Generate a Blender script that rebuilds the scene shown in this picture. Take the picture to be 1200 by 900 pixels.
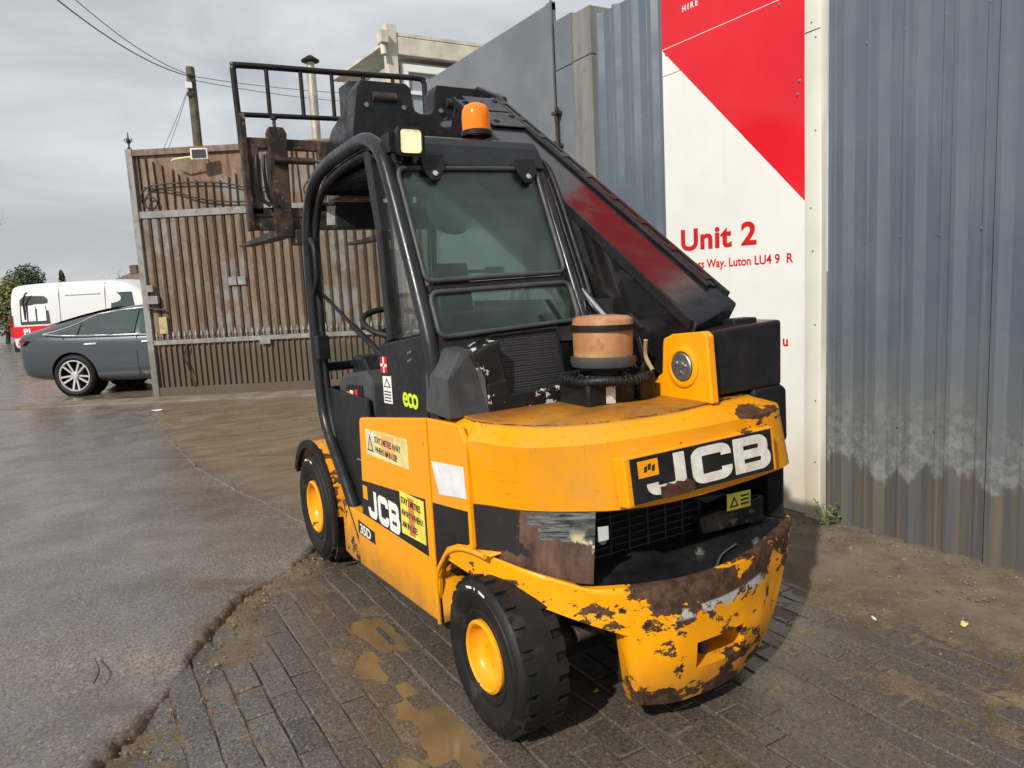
import bpy, bmesh, math, random
from mathutils import Vector, Matrix, noise as mnoise
R = math.radians
random.seed(7)
scene = bpy.context.scene
for o in list(bpy.data.objects): bpy.data.objects.remove(o)
COL = scene.collection

# ------------------------------------------------------------------ camera
# frame used everywhere: Y = forward of the machine, X = its right, Z = up
def P(u, w, z): return Vector((-w, u, z))
cam_d = bpy.data.cameras.new('camera'); cam = bpy.data.objects.new('camera', cam_d); COL.objects.link(cam)
cam_d.sensor_width = 36; cam_d.lens = 865.0/1200*36; cam_d.clip_end = 2000; cam_d.clip_start = 0.05
YAW, PITCH, ROLL = R(30.5), R(7.6), R(3.0)
f0 = Vector((math.sin(YAW)*math.cos(PITCH), math.cos(YAW)*math.cos(PITCH), -math.sin(PITCH)))
r0 = Vector((math.cos(YAW), -math.sin(YAW), 0)); u0 = r0.cross(f0)
rr = math.cos(ROLL)*r0 - math.sin(ROLL)*u0; uu = math.cos(ROLL)*u0 + math.sin(ROLL)*r0
mw = Matrix((rr, uu, -f0)).transposed().to_4x4(); mw.translation = P(-1.921, 1.651, 1.42)
cam.matrix_world = mw
scene.camera = cam
scene.render.resolution_x = 1024; scene.render.resolution_y = 768

# ------------------------------------------------------------------ sky and sun
SUN_EL, SUN_TX, SUN_TY = R(38), 0.86, 0.51
world = bpy.data.worlds.new('World'); scene.world = world; world.use_nodes = True
wn = world.node_tree; wn.nodes.clear()
def wnode(t, **kw):
    n = wn.nodes.new(t)
    for k, v in kw.items(): setattr(n, k, v)
    return n
wl = wn.links.new
tc = wnode('ShaderNodeTexCoord'); mp = wnode('ShaderNodeMapping'); mp.inputs['Scale'].default_value = (1.3, 1.3, 3.6)
wl(tc.outputs['Generated'], mp.inputs['Vector'])
nz = wnode('ShaderNodeTexNoise'); nz.inputs['Scale'].default_value = 2.1; nz.inputs['Detail'].default_value = 5; nz.inputs['Roughness'].default_value = .52
nz.inputs['Distortion'].default_value = .35
wl(mp.outputs['Vector'], nz.inputs['Vector'])
cr = wnode('ShaderNodeValToRGB'); wl(nz.outputs['Fac'], cr.inputs['Fac'])
cr.color_ramp.elements[0].position = .36; cr.color_ramp.elements[0].color = (.50, .525, .56, 1)
cr.color_ramp.elements[1].position = .68; cr.color_ramp.elements[1].color = (.86, .875, .895, 1)
sky = wnode('ShaderNodeTexSky', sky_type='NISHITA', sun_disc=False, sun_elevation=SUN_EL, sun_rotation=math.atan2(-SUN_TX, -SUN_TY))
b1 = wnode('ShaderNodeBackground'); b1.inputs['Strength'].default_value = .10; wl(sky.outputs['Color'], b1.inputs['Color'])
b2 = wnode('ShaderNodeBackground'); b2.inputs['Strength'].default_value = 1.0; wl(cr.outputs['Color'], b2.inputs['Color'])
mx = wnode('ShaderNodeMixShader'); mx.inputs[0].default_value = .9; wl(b1.outputs[0], mx.inputs[1]); wl(b2.outputs[0], mx.inputs[2])
wo = wnode('ShaderNodeOutputWorld'); wl(mx.outputs[0], wo.inputs['Surface'])
sun_d = bpy.data.lights.new('sun', 'SUN'); sun_d.energy = 4.3; sun_d.angle = R(1.3); sun_d.color = (1, .94, .84)
sun = bpy.data.objects.new('sun', sun_d); COL.objects.link(sun)
h = math.hypot(SUN_TX, SUN_TY)
sdir = Vector((SUN_TX/h*math.cos(SUN_EL), SUN_TY/h*math.cos(SUN_EL), -math.sin(SUN_EL)))
sun.rotation_euler = sdir.to_track_quat('-Z', 'Y').to_euler(); sun.location = (-8, -6, 9)
scene.view_settings.view_transform = 'Standard'; scene.view_settings.look = 'None'
scene.view_settings.exposure = 0.0; scene.view_settings.gamma = 1
scene.render.engine = 'CYCLES'

# ------------------------------------------------------------------ material helpers
class G:
    def __init__(s, name):
        s.m = bpy.data.materials.new(name); s.m.use_nodes = True; s.t = s.m.node_tree
        s.b = s.t.nodes['Principled BSDF']; s.o = s.t.nodes['Material Output']
    def n(s, t, **kw):
        k = s.t.nodes.new(t)
        for a, v in kw.items(): setattr(k, a, v)
        return k
    def l(s, a, b): s.t.links.new(a, b)
    def put(s, sock, v):
        if hasattr(v, 'is_linked') or isinstance(v, bpy.types.NodeSocket): s.l(v, sock)
        elif isinstance(v, (tuple, list)) and len(v) == 3 and sock.type == 'RGBA': sock.default_value = (*v, 1)
        else: sock.default_value = v
    def coord(s, scale=(1, 1, 1), kind='Object', rot=(0, 0, 0)):
        c = s.n('ShaderNodeTexCoord'); m = s.n('ShaderNodeMapping'); m.inputs['Scale'].default_value = scale; m.inputs['Rotation'].default_value = rot
        s.l(c.outputs[kind], m.inputs['Vector']); return m.outputs['Vector']
    def xyz(s, kind='Object'):
        c = s.n('ShaderNodeTexCoord'); x = s.n('ShaderNodeSeparateXYZ'); s.l(c.outputs[kind], x.inputs[0]); return x.outputs
    def noise(s, scale, detail=4, rough=.5, vec=None, dist=0):
        k = s.n('ShaderNodeTexNoise'); k.inputs['Scale'].default_value = scale; k.inputs['Detail'].default_value = detail
        k.inputs['Roughness'].default_value = rough; k.inputs['Distortion'].default_value = dist
        s.l(vec if vec is not None else s.coord(), k.inputs['Vector']); return k.outputs['Fac']
    def vor(s, scale, vec=None, feat='F1'):
        k = s.n('ShaderNodeTexVoronoi', feature=feat); k.inputs['Scale'].default_value = scale
        s.l(vec if vec is not None else s.coord(), k.inputs['Vector']); return k.outputs['Distance']
    def step(s, v, a, b, lo=0.0, hi=1.0):
        k = s.n('ShaderNodeMapRange', interpolation_type='SMOOTHSTEP'); s.put(k.inputs['Value'], v)
        for nm, x in (('From Min', a), ('From Max', b), ('To Min', lo), ('To Max', hi)): k.inputs[nm].default_value = x
        return k.outputs['Result']
    def math(s, op, a, b=0.0, clamp=False):
        k = s.n('ShaderNodeMath', operation=op, use_clamp=clamp); s.put(k.inputs[0], a); s.put(k.inputs[1], b); return k.outputs[0]
    def mix(s, f, a, b):
        k = s.n('ShaderNodeMix', data_type='RGBA'); s.put(k.inputs['Factor'], f); s.put(k.inputs['A'], a) if False else None
        s.put(k.inputs[6], a); s.put(k.inputs[7], b); return k.outputs[2]
    def mixf(s, f, a, b):
        k = s.n('ShaderNodeMix', data_type='FLOAT'); s.put(k.inputs[0], f); s.put(k.inputs[2], a); s.put(k.inputs[3], b); return k.outputs[0]
    def bump(s, hgt, strength=.3, dist=.01):
        k = s.n('ShaderNodeBump'); k.inputs['Strength'].default_value = strength; k.inputs['Distance'].default_value = dist
        s.put(k.inputs['Height'], hgt); s.l(k.outputs[0], s.b.inputs['Normal']); return k
    def fin(s, col=None, rough=None, metal=None, **kw):
        kw.setdefault('Specular_IOR_Level', .35)
        if col is not None: s.put(s.b.inputs['Base Color'], col)
        if rough is not None: s.put(s.b.inputs['Roughness'], rough)
        if metal is not None: s.put(s.b.inputs['Metallic'], metal)
        for k, v in kw.items(): s.put(s.b.inputs[k.replace('_', ' ')], v)
        return s.m

def simple(name, col, rough=.5, metal=0, var=.25, scale=8, bumpk=.0, dust=None, dustamt=.0):
    """plain material with tone variation, optional dust film and fine bump"""
    g = G(name); nn = g.noise(scale, 6, .6)
    dark = tuple(c*(1-var) for c in col); lite = tuple(min(1, c*(1+var*.6)) for c in col)
    c = g.mix(g.step(nn, .3, .7), dark, lite)
    rg = g.step(g.noise(scale*2.3, 5, .6), .3, .7, max(.03, rough-.1), min(1, rough+.12))
    if dust:
        dm = g.math('MULTIPLY', g.step(g.noise(scale*.7, 8, .65), .42, .75), dustamt)
        c = g.mix(dm, c, dust); rg = g.mixf(dm, rg, .85)
    if bumpk: g.bump(g.noise(scale*9, 4, .6), bumpk, .004)
    return g.fin(c, rg, metal)

MAT = {}
YEL = (.90, .355, .003); RUSTC = (.055, .022, .010); DIRT = (.16, .115, .07)
def yellow(name, amount, dust=.25, mud=.7):
    g = G(name)
    n1 = g.noise(11, 7, .62); n2 = g.noise(3.1, 3, .5)
    chips = g.step(g.math('ADD', n1, g.math('MULTIPLY', g.math('SUBTRACT', n2, .5), .5)), .73-amount, .742-amount)
    fine = g.step(g.noise(46, 6, .7), .735-amount*.2, .75-amount*.2)
    ch = g.math('MAXIMUM', chips, fine)
    base = g.mix(g.step(g.noise(2.2, 5, .6), .3, .7), tuple(c*.93 for c in YEL), YEL)
    st = g.noise(3, 6, .7, g.coord((6, 6, .9)))
    base = g.mix(g.math('MULTIPLY', g.step(st, .5, .78), dust), base, (.30, .15, .03))
    film = g.step(g.noise(4.5, 8, .68), .42, .72, 0, dust*1.6); base = g.mix(film, base, (.42, .23, .07))
    xz = g.xyz(); mudm = g.math('MULTIPLY', g.step(g.math('ADD', xz[2], g.math('MULTIPLY', g.noise(7, 7, .7), .35)), .58, .30), mud); base = g.mix(mudm, base, (.20, .12, .05))
    s1 = g.noise(4, 3, .6, g.coord((2, 2, 60), rot=(R(24), 0, 0))); s2 = g.noise(4, 3, .6, g.coord((2, 50, 4), rot=(R(-38), 0, 0)))
    scr = g.math('MULTIPLY', g.math('MAXIMUM', g.step(s1, .70, .72), g.step(s2, .715, .735)), g.step(g.noise(2.3, 3, .5), .48, .58)); base = g.mix(g.math('MULTIPLY', scr, .6), base, (.25, .11, .02))
    rust = g.mix(g.step(g.noise(30, 5, .6), .35, .65), RUSTC, (.12, .05, .022))
    c = g.mix(ch, base, rust)
    g.bump(g.math('ADD', g.math('MULTIPLY', ch, -.6), g.math('ADD', g.math('MULTIPLY', g.noise(60, 3, .5), .06), g.math('MULTIPLY', g.noise(3, 2, .5), .8))), .35, .004)
    return g.fin(c, g.mixf(ch, g.step(g.noise(6, 5, .6), .3, .7, .26, .44), .8), 0)
MAT['yellow'] = yellow('yellow_paint', .012, .16)
MAT['yellow_step'] = yellow('yellow_paint_scuffed', .17, .5)
def yellow_cw():
    """counterweight shell: dirty worn flat top, chipped upper right edge"""
    g = G('yellow_counterweight_paint'); x = g.xyz()
    n1 = g.noise(9, 8, .62, g.coord((1, 1, 2.2))); n2 = g.noise(2.4, 3, .5)
    zone = g.math('MULTIPLY', g.step(x[0], .08, .3), g.step(x[2], .86, .90))
    edge = g.step(g.math('ABSOLUTE', g.math('SUBTRACT', x[2], .942)), .0, .02, .07, 0)
    rim = g.math('MULTIPLY', g.step(x[2], .985, .955), g.step(x[2], .90, .94))
    thr = g.math('ADD', g.math('MULTIPLY', zone, .17), edge)
    chips = g.step(g.math('ADD', g.math('ADD', n1, g.math('MULTIPLY', g.math('SUBTRACT', n2, .5), .3)), thr), .72, .732)
    base = g.mix(g.step(g.noise(2.0, 6, .65), .3, .7), tuple(c*.82 for c in YEL), YEL)
    top = g.step(x[2], .976, .984)
    base = g.mix(g.math('MULTIPLY', top, g.step(g.noise(5, 7, .65), .25, .65, .5, .95)), base, (.25, .098, .014))
    rimline = g.math('MULTIPLY', g.step(g.math('ABSOLUTE', g.math('SUBTRACT', x[2], .984)), .0022, .0008), g.step(g.noise(12, 6, .65), .42, .5)); base = g.mix(rimline, base, (.05, .022, .012))
    blot = g.math('MULTIPLY', top, g.step(g.noise(8, 7, .7), .60, .66)); base = g.mix(blot, base, (.10, .045, .02)); base = g.mix(g.math('MULTIPLY', top, g.step(g.noise(26, 6, .7), .66, .7, 0, .7)), base, (.5, .42, .30))
    wav = g.noise(5, 4, .5, g.coord((2, 2, 14)))
    base = g.mix(g.step(wav, .69, .71, 0, .35), base, (.35, .15, .01))
    drip = g.noise(9, 4, .5, g.coord((6, 6, .35)))
    base = g.mix(g.math('MULTIPLY', g.step(drip, .56, .72), g.step(x[2], .88, .97, .05, .45)), base, (.33, .14, .015))
    film = g.step(g.noise(4, 8, .7), .45, .72, 0, .5); base = g.mix(film, base, (.45, .25, .08))
    s1 = g.noise(4, 3, .6, g.coord((3, 3, 70), rot=(0, R(14), 0))); s2 = g.noise(4, 3, .6, g.coord((55, 3, 3), rot=(0, R(-12), 0)))
    scr = g.math('MULTIPLY', g.math('MAXIMUM', g.step(s1, .69, .71), g.step(s2, .70, .72)), g.step(g.noise(2.6, 3, .5), .46, .56)); base = g.mix(g.math('MULTIPLY', scr, .55), base, (.22, .09, .015))
    knock = g.step(g.math('ADD', g.noise(16, 6, .6, g.coord((1, 1, 2.5))), edge), .735, .745); chips = g.math('MAXIMUM', chips, knock)
    rust = g.mix(g.step(g.noise(30, 5, .6), .35, .65), RUSTC, (.11, .045, .02))
    c = g.mix(chips, base, rust)
    g.bump(g.math('ADD', g.math('MULTIPLY', chips, -.6), g.math('MULTIPLY', g.noise(7, 3, .5), .5)), .35, .004)
    return g.fin(c, g.mixf(chips, g.mixf(top, g.step(g.noise(6, 5, .6), .3, .7, .26, .42), .6), .85), 0)
MAT['yellow_cw'] = yellow_cw()
def yellow_bumper():
    g = G('yellow_bumper_paint_rusted'); x = g.xyz()
    n1 = g.noise(7.5, 9, .66, g.coord((1, 1, 1.3))); n2 = g.noise(3.0, 3, .5); sc = g.noise(7, 7, .7, g.coord((1.2, 1.2, 5)))
    lev = g.math('ADD', x[2], g.math('MULTIPLY', g.math('SUBTRACT', n2, .5), .16))
    top = g.math('MULTIPLY', g.step(lev, .375, .455), g.step(x[0], -.40, -.22))
    thr = g.math('ADD', g.math('MULTIPLY', top, .125), .022)
    low = g.math('MULTIPLY', g.step(x[2], .20, .11), .06)
    m = g.math('ADD', g.math('ADD', g.math('MULTIPLY', n1, .74), g.math('MULTIPLY', sc, .26)), g.math('ADD', thr, low))
    chips = g.step(m, .566, .574)
    base = g.mix(g.step(g.noise(3, 5, .6), .3, .7), tuple(c*.9 for c in YEL), YEL)
    base = g.mix(g.step(x[2], .30, .10, 0, .55), base, (.36, .17, .04))
    rust = g.mix(g.step(g.noise(26, 6, .65), .35, .65), (.030, .014, .009), (.10, .050, .028))
    c = g.mix(chips, base, rust)
    # grey primer scrape band
    sb = g.math('MULTIPLY', g.step(g.math('ABSOLUTE', g.math('SUBTRACT', g.math('ADD', x[2], g.math('MULTIPLY', x[0], -.02)), .405)), .022, .012),
                g.math('MULTIPLY', g.step(x[0], -.2, -.15), g.step(x[0], .28, .2)))
    c = g.mix(g.math('MULTIPLY', sb, g.step(g.noise(16, 7, .7), .47, .5)), c, (.42, .41, .38))
    g.bump(g.math('ADD', g.math('MULTIPLY', chips, -.7), g.math('MULTIPLY', g.noise(40, 4, .6), .25)), .5, .004)
    return g.fin(c, g.mixf(chips, .38, .75), 0)
MAT['bumper'] = yellow_bumper()
def black_scratched(name, thr=.70, base=(.012, .012, .014), rough=.4, scr=(.5, .5, .48), stretch=(1, 1, 1)):
    g = G(name); n1 = g.noise(17, 8, .68, g.coord(stretch)); n2 = g.noise(4, 3, .5)
    s = g.step(g.math('ADD', n1, g.math('MULTIPLY', g.math('SUBTRACT', n2, .5), .35)), thr, thr+.012)
    d = g.step(g.noise(9, 7, .6), .4, .75, 0, .5)
    c = g.mix(s, g.mix(d, base, (.034, .031, .028)), scr)
    g.bump(g.math('MULTIPLY', s, -.4), .4, .002)
    return g.fin(c, g.mixf(s, g.step(g.noise(12, 5, .6), .3, .7, rough-.12, rough+.15), .6), 0)
MAT['black_scr'] = black_scratched('black_paint_scratched', .585, (.010, .010, .011), .42, (.5, .5, .48))
MAT['black_scr2'] = black_scratched('black_box_paint', .71, (.013, .013, .014), .3, (.09, .085, .08), (1.5, 1.5, .5))
MAT['black'] = black_scratched('black_paint', .80, (.010, .010, .012), .3)
def boom_mat():
    g = G('black_gloss_boom_paint'); s = g.step(g.noise(14, 8, .68), .74, .75)
    d = g.step(g.noise(7, 7, .62), .42, .75, 0, .35)
    c = g.mix(s, g.mix(d, (.010, .009, .011), (.045, .042, .04)), (.16, .15, .14))
    g.bump(g.noise(6, 3, .5), .05, .004)
    return g.fin(c, g.step(g.noise(10, 6, .6), .3, .75, .07, .26), 0, Specular_IOR_Level=.9)
MAT['boom'] = boom_mat()
MAT['shelf'] = simple('black_wet_shelf', (.012, .013, .015), .16, 0, .4, 9, .15, (.05, .045, .04), .4)
MAT['cab_tube'] = simple('dark_grey_cab_frame', (.014, .016, .019), .28, 0, .25, 10, 0, (.05, .05, .05), .2)
MAT['plastic'] = simple('black_plastic', (.009, .009, .010), .48, 0, .3, 12, .12, (.045, .042, .04), .25)
MAT['greyplastic'] = simple('dark_grey_plastic', (.050, .053, .058), .45, 0, .25, 10, .1, (.11, .108, .105), .35)
MAT['chassis'] = simple('black_chassis_steel', (.008, .0075, .007), .7, 0, .4, 9, .2, (.03, .022, .016), .5)
MAT['grease'] = simple('dirty_dark_steel', (.05, .043, .037), .6, .3, .5, 14, .25, (.10, .075, .05), .6)
MAT['chrome'] = simple('chrome_rod', (.75, .76, .78), .12, 1, .05, 5)
MAT['steel'] = simple('dull_steel', (.30, .30, .30), .4, .8, .2, 16, .1)
MAT['seat'] = simple('black_vinyl', (.02, .02, .022), .55, 0, .2, 9, .1)
def rubber():
    g = G('tyre_rubber'); d = g.step(g.noise(10, 8, .62), .42, .8, 0, .55); f = g.step(g.noise(9, 8, .7), .56, .68, 0, .55)
    c = g.mix(d, (.007, .007, .0075), (.022, .021, .020)); c = g.mix(f, c, (.055, .046, .036))
    g.bump(g.noise(50, 4, .6), .2, .003); return g.fin(c, .62, 0)
MAT['rubber'] = rubber()
def worn_steel():
    g = G('black_worn_rusty_steel'); n = g.noise(8, 8, .66)
    c = g.mix(g.step(n, .42, .62), (.018, .016, .016), (.085, .05, .034)); c = g.mix(g.step(g.noise(21, 6, .6), .60, .66), c, (.15, .125, .11))
    g.bump(g.noise(40, 4, .6), .25, .003); return g.fin(c, .6, .1)
MAT['worn'] = worn_steel()
def rust_block():
    """corner block: black skin torn off to brown rust, scraped bright streaks"""
    g = G('torn_black_and_rust'); x = g.xyz()
    n = g.noise(7, 8, .65); a = g.math('ADD', x[0], g.math('MULTIPLY', g.math('SUBTRACT', n, .5), .2))
    rustm = g.math('MAXIMUM', g.step(a, -.535, -.527), g.step(g.math('ADD', x[2], g.math('MULTIPLY', g.math('SUBTRACT', n, .5), .1)), .575, .568))
    rc = g.mix(g.step(g.noise(5, 7, .65, g.coord((3, 3, 1))), .3, .7), (.030, .015, .011), (.14, .075, .052))
    c = g.mix(rustm, (.014, .013, .014), rc)
    sk = g.math('MULTIPLY', g.step(a, -.50, -.492), g.step(g.math('ADD', x[2], g.math('MULTIPLY', g.math('SUBTRACT', g.noise(9, 8, .7), .5), .22)), .618, .626))
    streak = g.noise(6, 7, .7, g.coord((1.5, 1.5, 16)))
    gc = g.mix(g.step(streak, .38, .62), (.02, .022, .023), (.19, .20, .20))
    c = g.mix(sk, c, gc)
    pale = g.math('MULTIPLY', g.math('MULTIPLY', sk, g.step(x[2], .675, .645)), g.math('MULTIPLY', g.step(g.noise(14, 6, .7), .46, .52), g.step(a, -.42, -.38)))
    c = g.mix(pale, c, (.55, .50, .30))
    g.bump(g.math('ADD', g.math('MULTIPLY', sk, .5), g.noise(20, 5, .6)), .4, .004)
    return g.fin(c, g.mixf(sk, .7, .35), g.math('MULTIPLY', sk, .4))
MAT['rustblock'] = rust_block()
def mesh_mat():
    g = G('black_expanded_mesh'); v = g.coord((1, 1, 1), rot=(0, R(45), 0))
    w1 = g.n('ShaderNodeTexChecker'); w1.inputs['Scale'].default_value = 190; g.l(v, w1.inputs['Vector'])
    c = g.mix(w1.outputs['Fac'], (.006, .006, .007), (.055, .055, .058)); g.bump(w1.outputs['Fac'], .5, .002); return g.fin(c, .5, .2)
MAT['mesh'] = mesh_mat()
def orange_bowl():
    g = G('orange_dusty_plastic'); x = g.xyz()
    c = g.mix(g.step(g.noise(6, 6, .6), .3, .7), (.34, .155, .07), (.50, .265, .135)); c = g.mix(g.step(g.math('ADD', x[2], g.math('MULTIPLY', g.noise(5, 5, .6), .06)), 1.215, 1.165, 0, .75), c, (.60, .42, .20))
    c = g.mix(g.step(g.noise(14, 7, .7), .58, .66, 0, .5), c, (.22, .12, .06))
    return g.fin(c, .38, 0, Transmission_Weight=.0, Subsurface_Weight=.0)
MAT['orange'] = orange_bowl()
def glass(name, tint, dustcol=(.35, .36, .34), dust=.10, refl=1.0):
    g = G(name); t = g.n('ShaderNodeBsdfTransparent'); t.inputs['Color'].default_value = (*tint, 1)
    gl = g.n('ShaderNodeBsdfGlossy'); gl.inputs['Roughness'].default_value = .03
    fr = g.n('ShaderNodeFresnel'); fr.inputs['IOR'].default_value = 1.55
    m1 = g.n('ShaderNodeMixShader'); g.l(g.math('MULTIPLY', fr.outputs[0], refl, True), m1.inputs[0]); g.l(t.outputs[0], m1.inputs[1]); g.l(gl.outputs[0], m1.inputs[2])
    df = g.n('ShaderNodeBsdfDiffuse'); df.inputs['Color'].default_value = (*dustcol, 1)
    m2 = g.n('ShaderNodeMixShader'); g.l(g.step(g.noise(7, 7, .65), .3, .8, dust*.4, dust*2.0), m2.inputs[0]); g.l(m1.outputs[0], m2.inputs[1]); g.l(df.outputs[0], m2.inputs[2])
    g.l(m2.outputs[0], g.o.inputs['Surface']); return g.m
MAT['glass'] = glass('green_tinted_glass', (.56, .68, .63), (.26, .34, .31), .03, .9)
MAT['glass_clear'] = glass('clear_glass', (.93, .95, .94), (.32, .32, .30), .012, .4)
MAT['carglass'] = simple('dark_car_glass', (.055, .075, .075), .05, 0, .1, 3)
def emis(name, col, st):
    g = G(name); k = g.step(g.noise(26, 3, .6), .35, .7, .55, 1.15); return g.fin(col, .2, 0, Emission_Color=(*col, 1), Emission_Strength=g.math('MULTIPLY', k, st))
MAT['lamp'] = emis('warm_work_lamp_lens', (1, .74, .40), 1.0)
MAT['amber'] = emis('amber_lens', (.85, .20, .012), .12)
MAT['amber'].node_tree.nodes['Principled BSDF'].inputs['Roughness'].default_value = .12
MAT['white'] = simple('white_vinyl', (.80, .80, .78), .4, 0, .05, 8)
MAT['offwhite'] = simple('worn_white_vinyl', (.72, .70, .64), .45, 0, .18, 18, 0, (.35, .25, .15), .5)
MAT['sticker_y'] = simple('yellow_sticker', (.80, .70, .10), .45, 0, .2, 14)
MAT['sticker_p'] = simple('pale_yellow_sticker', (.78, .66, .28), .45, 0, .25, 10)
MAT['sticker_r'] = simple('orange_red_sticker', (.62, .20, .08), .45, 0, .2, 10)
MAT['decal_black'] = simple('black_vinyl_decal', (.012, .011, .013), .33, 0, .2, 8)
MAT['lime'] = simple('lime_vinyl', (.62, .78, .02), .4, 0, .05, 8)
MAT['red_ink'] = simple('red_ink', (.58, .010, .014), .45, 0, .05, 8)
MAT['blue_ink'] = simple('blue_ink', (.03, .06, .25), .45, 0, .05, 8)
MAT['dark_ink'] = simple('dark_ink', (.03, .025, .02), .5, 0, .05, 8)

# ------------------------------------------------------------------ mesh helpers
def new(bm, name, mat, parent=None, smooth=None, bevel=0, seg=2, recalc=True):
    if recalc: bmesh.ops.recalc_face_normals(bm, faces=bm.faces)
    me = bpy.data.meshes.new(name); bm.to_mesh(me); bm.free()
    if mat is not None:
        for mm in (mat if isinstance(mat, (list, tuple)) else [mat]): me.materials.append(MAT[mm] if isinstance(mm, str) else mm)
    o = bpy.data.objects.new(name, me); COL.objects.link(o)
    if parent is not None: o.parent = parent
    if smooth is not None:
        for p in me.polygons: p.use_smooth = True
        me.set_sharp_from_angle(angle=R(smooth))
    if bevel:
        b = o.modifiers.new('bevel', 'BEVEL'); b.width = bevel; b.segments = seg; b.limit_method = 'ANGLE'; b.angle_limit = R(40)
    return o
def thing(name, label, cat, loc=(0, 0, 0), rotz=0, group=None):
    o = bpy.data.objects.new(name, None); COL.objects.link(o); o.location = loc; o.rotation_euler = (0, 0, rotz)
    o['label'] = label; o['category'] = cat; o.empty_display_size = .2
    if group: o['group'] = group
    return o
def tag(o, label, cat, group=None):
    o['label'] = label; o['category'] = cat
    if group: o['group'] = group
    return o
def kind(o, k): o['kind'] = k; return o
def B(): return bmesh.new()
def box(bm, lo, hi, M=None):
    vs = [bm.verts.new((x, y, z)) for x in (lo[0], hi[0]) for y in (lo[1], hi[1]) for z in (lo[2], hi[2])]
    for f in ((0, 1, 3, 2), (4, 6, 7, 5), (0, 4, 5, 1), (2, 3, 7, 6), (0, 2, 6, 4), (1, 5, 7, 3)): bm.faces.new([vs[i] for i in f])
    if M is not None:
        for v in vs: v.co = M @ v.co
    return vs
def pbox(bm, u0_, u1_, w0_, w1_, z0_, z1_):
    """box given in machine coordinates"""
    return box(bm, (min(-w0_, -w1_), min(u0_, u1_), min(z0_, z1_)), (max(-w0_, -w1_), max(u0_, u1_), max(z0_, z1_)))
def prism(bm, pts, ext):
    """closed polygon of 3D points pushed along ext"""
    a = [bm.verts.new(p) for p in pts]; b = [bm.verts.new(Vector(p)+Vector(ext)) for p in pts]; n = len(a)
    bm.faces.new(a); bm.faces.new(b[::-1])
    for i in range(n): bm.faces.new((a[i], b[i], b[(i+1) % n], a[(i+1) % n]))
def smoothpath(pts, k=6, closed=False):
    pts = [Vector(p) for p in pts]; n = len(pts); out = []
    rng = range(n if closed else n-1)
    for i in rng:
        p0 = pts[(i-1) % n] if closed or i > 0 else pts[0]*2-pts[1]
        p1 = pts[i]; p2 = pts[(i+1) % n]; p3 = pts[(i+2) % n] if closed or i < n-2 else pts[-1]*2-pts[-2]
        for j in range(k):
            t = j/k
            out.append(.5*((2*p1)+(p2-p0)*t+(2*p0-5*p1+4*p2-p3)*t*t+(3*p1-p0-3*p2+p3)*t**3))
    if not closed: out.append(pts[-1])
    return out
def tube(bm, path, r, seg=10, closed=False, cap=True):
    path = [Vector(p) for p in path]; n = len(path); rings = []
    up = None
    for i, p in enumerate(path):
        if closed: t = (path[(i+1) % n]-path[i-1])
        else: t = path[min(i+1, n-1)]-path[max(i-1, 0)]
        t.normalize()
        if up is None:
            up = t.orthogonal().normalized()
        up = (up - t*up.dot(t)); up.normalize(); s = t.cross(up)
        rad = r[i] if isinstance(r, (list, tuple)) else r
        rings.append([bm.verts.new(p+(up*math.cos(a)+s*math.sin(a))*rad) for a in (2*math.pi*j/seg for j in range(seg))])
    m = n if closed else n-1
    for i in range(m):
        a, b = rings[i], rings[(i+1) % n]
        for j in range(seg): bm.faces.new((a[j], a[(j+1) % seg], b[(j+1) % seg], b[j]))
    if cap and not closed: bm.faces.new(rings[0][::-1]); bm.faces.new(rings[-1])
def lathe(bm, prof, seg=32, M=None, closed_prof=False):
    """profile of (radius, height) turned about local Z"""
    rings = []
    for (r, hh) in prof:
        if r < 1e-5: rings.append([bm.verts.new((0, 0, hh))])
        else: rings.append([bm.verts.new((r*math.cos(2*math.pi*j/seg), r*math.sin(2*math.pi*j/seg), hh)) for j in range(seg)])
    vs = [v for q in rings for v in q]
    L = len(rings)
    for i in range(L if closed_prof else L-1):
        a, b = rings[i], rings[(i+1) % L]
        if len(a) == 1 and len(b) == 1: continue
        for j in range(seg):
            k = (j+1) % seg
            if len(a) == 1: bm.faces.new((a[0], b[k], b[j]))
            elif len(b) == 1: bm.faces.new((a[j], a[k], b[0]))
            else: bm.faces.new((a[j], a[k], b[k], b[j]))
    if M is not None:
        for v in vs: v.co = M @ v.co
def frame(origin, xa, ya):
    xa = Vector(xa).normalized(); ya = Vector(ya); za = xa.cross(ya).normalized(); ya = za.cross(xa)
    m = Matrix((xa, ya, za)).transposed().to_4x4(); m.translation = Vector(origin); return m
def loft(bm, rows, close=False):
    vr = [[bm.verts.new(p) for p in r_] for r_ in rows]
    for a, b in zip(vr, vr[1:]):
        for i in range(len(a)-1 + (1 if close else 0)):
            k = (i+1) % len(a); bm.faces.new((a[i], a[k], b[k], b[i]))
    return vr
def text(name, body, M, size, mat, parent=None, extrude=.0006, spacing=1.0, offset=0.0, align='LEFT', xscale=1.0):
    c = bpy.data.curves.new(name, 'FONT'); c.body = body; c.size = size; c.extrude = extrude; c.space_character = spacing; c.offset = offset; c.align_x = align
    tmp = bpy.data.objects.new(name, c); COL.objects.link(tmp)
    me = bpy.data.meshes.new_from_object(tmp.evaluated_get(bpy.context.evaluated_depsgraph_get()))
    bpy.data.objects.remove(tmp)
    me.transform(M @ Matrix.Diagonal((xscale, 1, 1, 1))); me.name = name; me.materials.clear(); me.materials.append(MAT[mat])
    o = bpy.data.objects.new(name, me); COL.objects.link(o); o.parent = parent
    return o
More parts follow.
